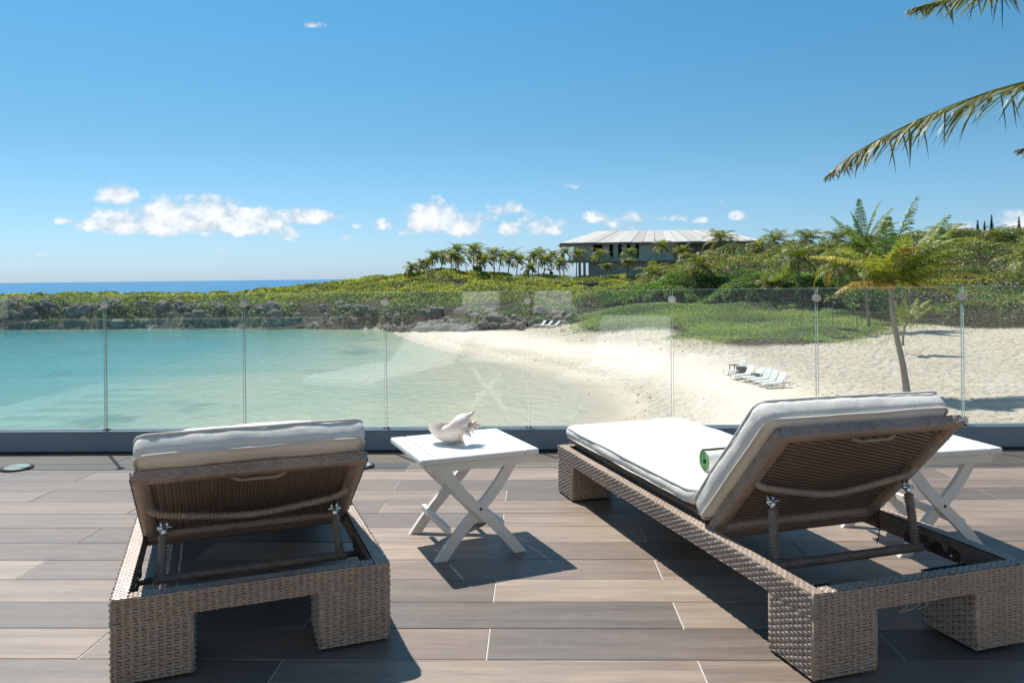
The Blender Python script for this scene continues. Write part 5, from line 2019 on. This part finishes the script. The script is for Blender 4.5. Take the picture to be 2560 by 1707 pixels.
def mat_roof():
    m, t, out = newmat('weathered_roof_board')
    rnd = t.node('ShaderNodeObjectInfo').outputs['Random']
    co = t.coord('Object')
    n = t.noise(co, .9, 5, .65)
    c = t.ramp(t.math('ADD', t.math('MULTIPLY', rnd, .6), t.math('MULTIPLY', n, .5)), [(.2, (.46, .43, .38)), (.5, (.56, .53, .48)), (.85, (.64, .61, .57))])
    principled(t, out, c, .85, 0, .3, t.bump(n, .3, .05))
    return m


M_BLOCK, M_ROOF = mat_block(), mat_roof()
M_CONC = simple('cast_concrete', (.46, .42, .36), .9, var=.2, scale=.6)
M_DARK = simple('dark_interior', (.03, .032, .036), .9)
M_TIMBER = simple('scaffold_timber', (.30, .21, .12), .8, var=.2, scale=3)
hl, hr = pl(1325, 600, YB_), pl(1738, 600, YB_)
x0, x1 = hl[0], hr[0]
zg = pl(1440, 655, YB_)[2]
zf = pl(1440, 596, YB_)[2]       # upper floor level
ze = pl(1440, 558, YB_)[2]       # eave
zr = pl(1500, 531, YB_ + 6)[2]
house = thing('unfinished_house', 'unfinished grey block house with pale hipped roof on the rise behind the palms', 'house', ((x0 + x1) / 2, YB_, zg), 0)
hx = (x0 + x1) / 2
X0, X1 = x0 - hx, x1 - hx
H1, H2, HR = zf - zg, ze - zg, zr - zg
sx_ = lambda x: pl(x, 600, YB_)[0] - hx
DEEP = 12.0
tk = .3
# upper wall with openings: piers, spandrels and lintels between them
ops = [(sx_(1363), sx_(1384), H1 + 1.9, H2 - .25), (sx_(1400), sx_(1409), H1 + .3, H2 - .2), (sx_(1420), sx_(1429), H1 + .4, H2 - .2), (sx_(1440), sx_(1448), H1 + .4, H2 - .2), (sx_(1460), sx_(1469), H1 + .3, H2 - .2)]
xr_end = sx_(1548)
cur = X0
for (a, b, zb, zt) in ops:
    MB().add(*box(cur, a, 0, tk, H1, H2)).build('wall', M_BLOCK, house)
    MB().add(*box(a, b, .02, tk, H1, zb)).build('spandrel', M_BLOCK, house)
    MB().add(*box(a, b, .02, tk, zt, H2)).build('lintel', M_CONC, house)
    MB().add(*box(a - .1, b + .1, tk + .8, tk + .9, zb - .1, zt + .1)).build('dark_room_sheet', M_DARK, house)  # sheet painted dark for the unlit room inside
    cur = b
MB().add(*box(cur, xr_end, 0, tk, H1, H2)).build('wall', M_BLOCK, house)
MB().add(*box(X0, X0 + tk, tk, DEEP, H1, H2)).build('wall', M_BLOCK, house)
MB().add(*box(xr_end, X1, 5.0, 5.3, H1, H2)).build('back_wall', M_CONC, house)
MB().add(*box(sx_(1690), X1, .0, .3, H1, H2)).build('wall', M_CONC, house)
MB().add(*box(sx_(1668), sx_(1690), .6, .9, H1 + .2, H2 - .3)).build('dark_room_sheet', M_DARK, house)  # dark sheet painted for the shaded gap at the right end
for q, xx in enumerate(np.linspace(sx_(1556), sx_(1680), 11)):
    MB().add(*box(xx - .06, xx + .06, .3 + (q % 2) * 1.5, .42 + (q % 2) * 1.5, H1, H2)).build('scaffold_prop', M_TIMBER, house)
for zz in (.9, 2.0):
    MB().add(*box(sx_(1552), sx_(1684), .44, .56, H1 + zz, H1 + zz + .12)).build('scaffold_board', M_TIMBER, house)
MB().add(*box(X0 - 3.0, X1, -1.4, DEEP, H1 - .42, H1)).build('floor_slab', M_CONC, house)
MB().add(*box(sx_(1352), sx_(1500), .6, .9, 0, H1 - .42)).build('lower_wall', M_BLOCK, house)
MB().add(*box(sx_(1500), X1, 1.4, 1.7, 0, H1 - .42)).build('lower_wall', M_CONC, house)
for xx in (sx_(1331), sx_(1342)):
    MB().add(*box(xx - .28, xx + .28, -.8, -.24, 0, H1 - .42)).build('column', M_CONC, house)
# hipped roof in boards
ev = 1.6
ex0, ex1, ey0, ey1 = sx_(1287), sx_(1745), -ev, DEEP + ev
rx0, rx1, ry = sx_(1378), sx_(1668), DEEP / 2
zE, zR = H2 - .05, HR
MB().add(*box(ex0 + .3, ex1 - .3, ey0 + .3, ey1 - .3, zE - .22, zE - .02)).build('eave_slab', M_CONC, house)
NPAN = 17


def slab(q):      # quad or triangle given a little thickness
    q = [np.array(p, float) for p in q]
    up = np.array((0, 0, .14))
    k = len(q)
    V = q + [p + up for p in q]
    Fc = [tuple(range(k - 1, -1, -1)), tuple(range(k, 2 * k))] + [(i, (i + 1) % k, k + (i + 1) % k, k + i) for i in range(k)]
    return V, Fc


for i in range(NPAN):
    a0, a1 = i / NPAN, (i + 1) / NPAN
    e0, e1 = ex0 + (ex1 - ex0) * a0, ex0 + (ex1 - ex0) * a1 - .10
    t0_, t1_ = rx0 + (rx1 - rx0) * a0, rx0 + (rx1 - rx0) * a1 - .07
    dz_ = .03 * (i % 3)
    MB().add(*slab([(e0, ey0, zE + dz_), (e1, ey0, zE + dz_), (t1_, ry, zR + dz_), (t0_, ry, zR + dz_)])).build('roof_board', M_ROOF, house)
MB().add(*slab([(ex0, ey1, zE), (ex0, ey0, zE), (rx0, ry, zR)])).build('roof_hip', M_ROOF, house)
MB().add(*slab([(ex1, ey0, zE), (ex1, ey1, zE), (rx1, ry, zR)])).build('roof_hip', M_ROOF, house)
MB().add(*slab([(ex1, ey1, zE), (ex0, ey1, zE), (rx0, ry, zR), (rx1, ry, zR)])).build('roof_back', M_ROOF, house)
# loose-stone retaining wall along the building plot
wl0, wl1 = pl(1240, 645, 141), pl(1488, 650, 141)
sw_ = thing('stone_wall', 'dark rubble retaining wall below the unfinished house', 'wall', (wl0[0], 141, wl1[2] - 1.4), 0)
Lw = wl1[0] - wl0[0]
rr_ = random.Random(3)
MB().add(*box(0, Lw, .3, 1.0, -.5, 1.5)).build('wall_core', M_ROCK, sw_)
sv = [MB().add(ICO_V * np.array([1 + .3 * mnoise.noise(Vector(v) * 1.7 + Vector((k * 9, 0, 0))) for v in ICO_V])[:, None], ICO_F).mesh('stone', M_ROCK) for k in range(4)]
for k in range(90):
    o = link('stone', sv[k % 4], sw_)
    o.location = (rr_.uniform(0, Lw), rr_.uniform(.15, .3), rr_.uniform(.0, 1.6))
    o.scale = (rr_.uniform(.3, .5), .25, rr_.uniform(.2, .36))

# ------------------------------------------------------------------ excavator and site hut behind the palms
M_ORANGE = simple('orange_paint', (.55, .11, .03), .5, var=.15, scale=2)
ex = np.array(atd(*Z5(1275, 612), 166))
exc = thing('excavator', 'orange excavator with raised arm behind the row of palms', 'excavator', tuple(ex), 0)
exc.scale = (.75, .75, .75)
exc.location.z -= 1.3
for yy in (-1.1, 1.1):
    MB().add(*bbox(-1.7, 1.7, yy - .28, yy + .28, 0, .75, .25, 3)).build('track', M_RUBBER, exc)
MB().add(*bbox(-1.6, 1.0, -1.1, 1.1, .8, 1.9, .1)).build('body', M_ORANGE, exc)
MB().add(*bbox(.0, 1.0, -1.1, -.1, 1.9, 2.7, .08)).build('cab', M_DARK, exc)


def beam(p, q, w_, h_):
    p, q = np.array(p, float), np.array(q, float)
    return tube([p, q], [w_, h_], 4)


MB().add(*tube(spline([(.8, .4, 1.6), (0.1, .4, 3.2), (-1.3, .4, 3.5)], 6), [.22] * 6 + [.28] * 3 + [.2] * 4, 6)).build('boom', M_ORANGE, exc, True)
MB().add(*beam((-1.2, .4, 3.55), (-1.9, .4, 1.7), .18, .12)).build('arm', M_ORANGE, exc)
MB().add(*bbox(-2.3, -1.6, .0, .8, 1.1, 1.7, .15, 2)).build('bucket', M_DARK, exc)
hutp = np.array(atd(*Z5(745, 618), 158))
hut = thing('site_hut', 'small dark teal hut half hidden among the headland palms', 'hut', tuple(hutp), 0)
MB().add(*bbox(-.9, .9, 0, 1.8, -.5, 1.9, .03)).build('wall', simple('teal_sheet', (.05, .13, .13), .6), hut)
MB().add(*slab([(-1.1, -.2, 1.92), (1.1, -.2, 1.92), (1.1, 2.0, 2.2), (-1.1, 2.0, 2.2)])).build('roof', M_CONC, hut)
MB().add(*box(-.3, .3, -.03, -.003, -.4, 1.5)).build('door', M_DARK, hut)

# ------------------------------------------------------------------ loungers on the sand
M_RESIN = simple('white_resin', (.72, .70, .66), .45, var=.08, scale=4)
M_SLING = simple('white_sling', (.74, .73, .70), .8, var=.06, scale=8)
M_DGREY = simple('charcoal_resin', (.045, .048, .052), .55)


def beach_lounger(label, p, rz, group, s=1.0, mats=(M_RESIN, M_SLING), back=50):
    t_ = thing('beach_lounger', label, 'beach lounger', tuple(p), rz, group)
    W_, L_, h_ = .64, 1.9, .34
    yh = 1.25
    for sx in (0, W_ - .05):
        MB().add(*bbox(sx, sx + .05, 0, L_, h_ - .07, h_, .01, 1)).build('side_rail', mats[0], t_)
    MB().add(*bbox(.05, W_ - .05, .02, yh, h_ - .028, h_ - .006, .006, 1)).build('seat_sling', mats[1], t_)
    ca, sa = math.cos(R(back)), math.sin(R(back))
    V, Fc = bbox(.03, W_ - .03, 0, .72, -.012, .012, .008, 1)
    V = np.array(V)
    MB().add(np.stack([V[:, 0], yh + V[:, 1] * ca - V[:, 2] * sa, h_ + V[:, 1] * sa + V[:, 2] * ca], 1), Fc).build('backrest', mats[1], t_)
    for sx in (.0, W_):
        for (ya, yb) in ((.22, .06), (.38, .56), (1.45, 1.32), (1.72, 1.88)):
            xx = sx + (.025 if sx == 0 else -.025)
            MB().add(*tube([(xx, ya, h_ - .03), (xx, yb, .0)], [.028, .022], 6)).build('leg', mats[0], t_)
    MB().add(*tube([(.06, yh + .3, h_ - .02), (.06, yh + .44 * ca + .08, h_ + .44 * sa)], .014, 6)).build('back_strut', mats[0], t_)
    MB().add(*tube([(W_ - .06, yh + .3, h_ - .02), (W_ - .06, yh + .44 * ca + .08, h_ + .44 * sa)], .014, 6)).build('back_strut', mats[0], t_)
    t_.scale = (s, s, s)
    return t_


def beach_table(label, p, rz, mats=M_DGREY, solid=False):
    t_ = thing('beach_table', label, 'small table', tuple(p), rz, 'dark little tables among the beach loungers')
    MB().add(*bbox(-.3, .3, -.25, .25, .36 if not solid else .42, .40 if not solid else .46, .012, 1)).build('table_top', mats, t_)
    for a, b in ((-.25, -.2), (.25, -.2), (-.25, .2), (.25, .2)):
        MB().add(*bbox(a - .025, a + .025, b - .025, b + .025, 0, .36 if not solid else .42, .006, 1)).build('leg', mats, t_)
    if solid:
        MB().add(*bbox(-.27, .27, -.22, .22, .10, .405, .01, 1)).build('box', mats, t_)
    return t_


def Z9(zx, zy):          # notes taken on the enlarged beach loungers
    return ((1740 + zx * .11054) / K, (880 + zy * .11054) / K)


GB = 'white loungers in the row on the open sand'
ords = ['nearest', 'second', 'third', 'fourth', 'fifth', 'sixth']
feet = [(1420, 815, 52), (1270, 768, 60), (1130, 715, 60), (950, 672, 46), (745, 620, 50), (590, 520, 62)]
for k, (zx, zy, bk) in enumerate(feet):
    p = on_sand(*Z9(zx, zy))
    beach_lounger('white beach lounger, %s from the terrace in the row on the open sand' % ords[k] if k else 'white beach lounger nearest the terrace in the row on the open sand', p, R(-66), GB, back=bk)
for zx, zy, sol, lab in ((1380, 620, False, 'dark low table between the near beach loungers'), (1030, 480, True, 'dark box-shaped table among the beach loungers'), (870, 415, False, 'dark slim table beside the farthest beach lounger of the row')):
    beach_table(lab, on_sand(*Z9(zx, zy)), R(-66), solid=sol)
GF = 'far loungers below the rocks'
for k, (zx, zy, mats, lab) in enumerate([(1245, 1000, (M_RESIN, M_SLING), 'white lounger at the right of the far group below the rocks'), (1195, 998, (M_RESIN, M_SLING), 'white lounger in the middle of the far group below the rocks'),
                                         (1150, 996, (M_RESIN, M_SLING), 'white lounger at the left of the far group below the rocks'), (1050, 990, (M_DGREY, M_DGREY), 'dark lounger left of the far white loungers below the rocks')]):
    beach_lounger(lab, on_sand(*Z5(zx, zy)), R(-70 + 6 * k), GF, mats=mats, back=45)

# ------------------------------------------------------------------ terrace mirrored in the glass; tall unseen house facade added to bounce light
M_PLASTER = simple('cream_plaster', (.86, .78, .65), .9, var=.05, scale=1.5)
M_TRAV = simple('travertine', (.55, .48, .38), .6, var=.1, scale=2)
bounce_villa = thing('bounce_villa', 'cream house behind the open terrace, mirrored at its foot, its tall facade added to bounce light', 'house', (0, -13, 0))
MB().add(*bbox(-16, 16, -8, 0, 0, 9.6, .03, 1)).build('wall', M_PLASTER, bounce_villa)
MB().add(*bbox(-16.4, 16.4, -8.4, .5, 9.6, 9.9, .03, 1)).build('roof', M_PLASTER, bounce_villa)
for xx in (-12.5, -5.2, 3.6, 11.2):
    for zz in (4.2, 7.0):
        MB().add(*box(xx - .7, xx + .7, .001, .03, zz, zz + 1.7)).build('window', M_DARK, bounce_villa)
MB().add(*box(-15.6, 15.6, .001, .03, .02, 2.5)).build('glass_door', M_DARK, bounce_villa)  # glazing added dark so the wall's foot mirrors dark in the panes
for k in range(11):
    xx = -15 + 3.0 * k
    MB().add(*box(xx - .04, xx + .04, .031, .06, .02, 2.5)).build('door_post', M_PLATE, bounce_villa)
M_POOL = simple('pool_water', (.02, .36, .40), .06, 0, .5, var=.1, scale=.6, bump=.15, bdist=.05, bscale=3)
pool = struct(MB().add(*bbox(-13.4, -5.6, -11.9, -7.4, -.3, .006, .002, 1)).build('pool', M_POOL))
for bx in ((-13.8, -5.2, -7.4, -7.0), (-13.8, -5.2, -12.3, -11.9), (-13.8, -13.4, -11.9, -7.4), (-5.6, -5.2, -11.9, -7.4)):
    MB().add(*bbox(*bx, -.2, .03, .01, 1)).build('pool_coping', M_TRAV, pool)


def daybed(x, y, lab):
    t_ = thing('daybed', lab, 'daybed', (x, y, 0), 0, 'daybeds on the terrace')
    MB().add(*bbox(-.45, .45, -1, 1, .12, .34, .02, 1)).build('base', M_CANE_DK, t_)
    MB().add(*bbox(-.44, .44, -.98, .98, .345, .48, .04, 3)).build('mattress', M_FABRIC, t_, True)
    V, Fc = bbox(-.42, .42, -.06, .06, 0, .6, .05, 3)
    V = np.array(V)
    V = np.stack([V[:, 0], V[:, 1] - .75 - V[:, 2] * .5, V[:, 2] * .85 + .47], 1)
    MB().add(V, Fc).build('bolster', M_FABRIC, t_, True)


daybed(-1.15, -6.6, 'white daybed on the terrace, mirrored left of centre in the glass')
daybed(.45, -6.6, 'white daybed on the terrace, mirrored right of centre in the glass')
# the building mass under the deck
struct(MB().add(*box(-13.8, 13.8, -14, 4.9, -7, -.352)).build('terrace_base', M_PLASTER))
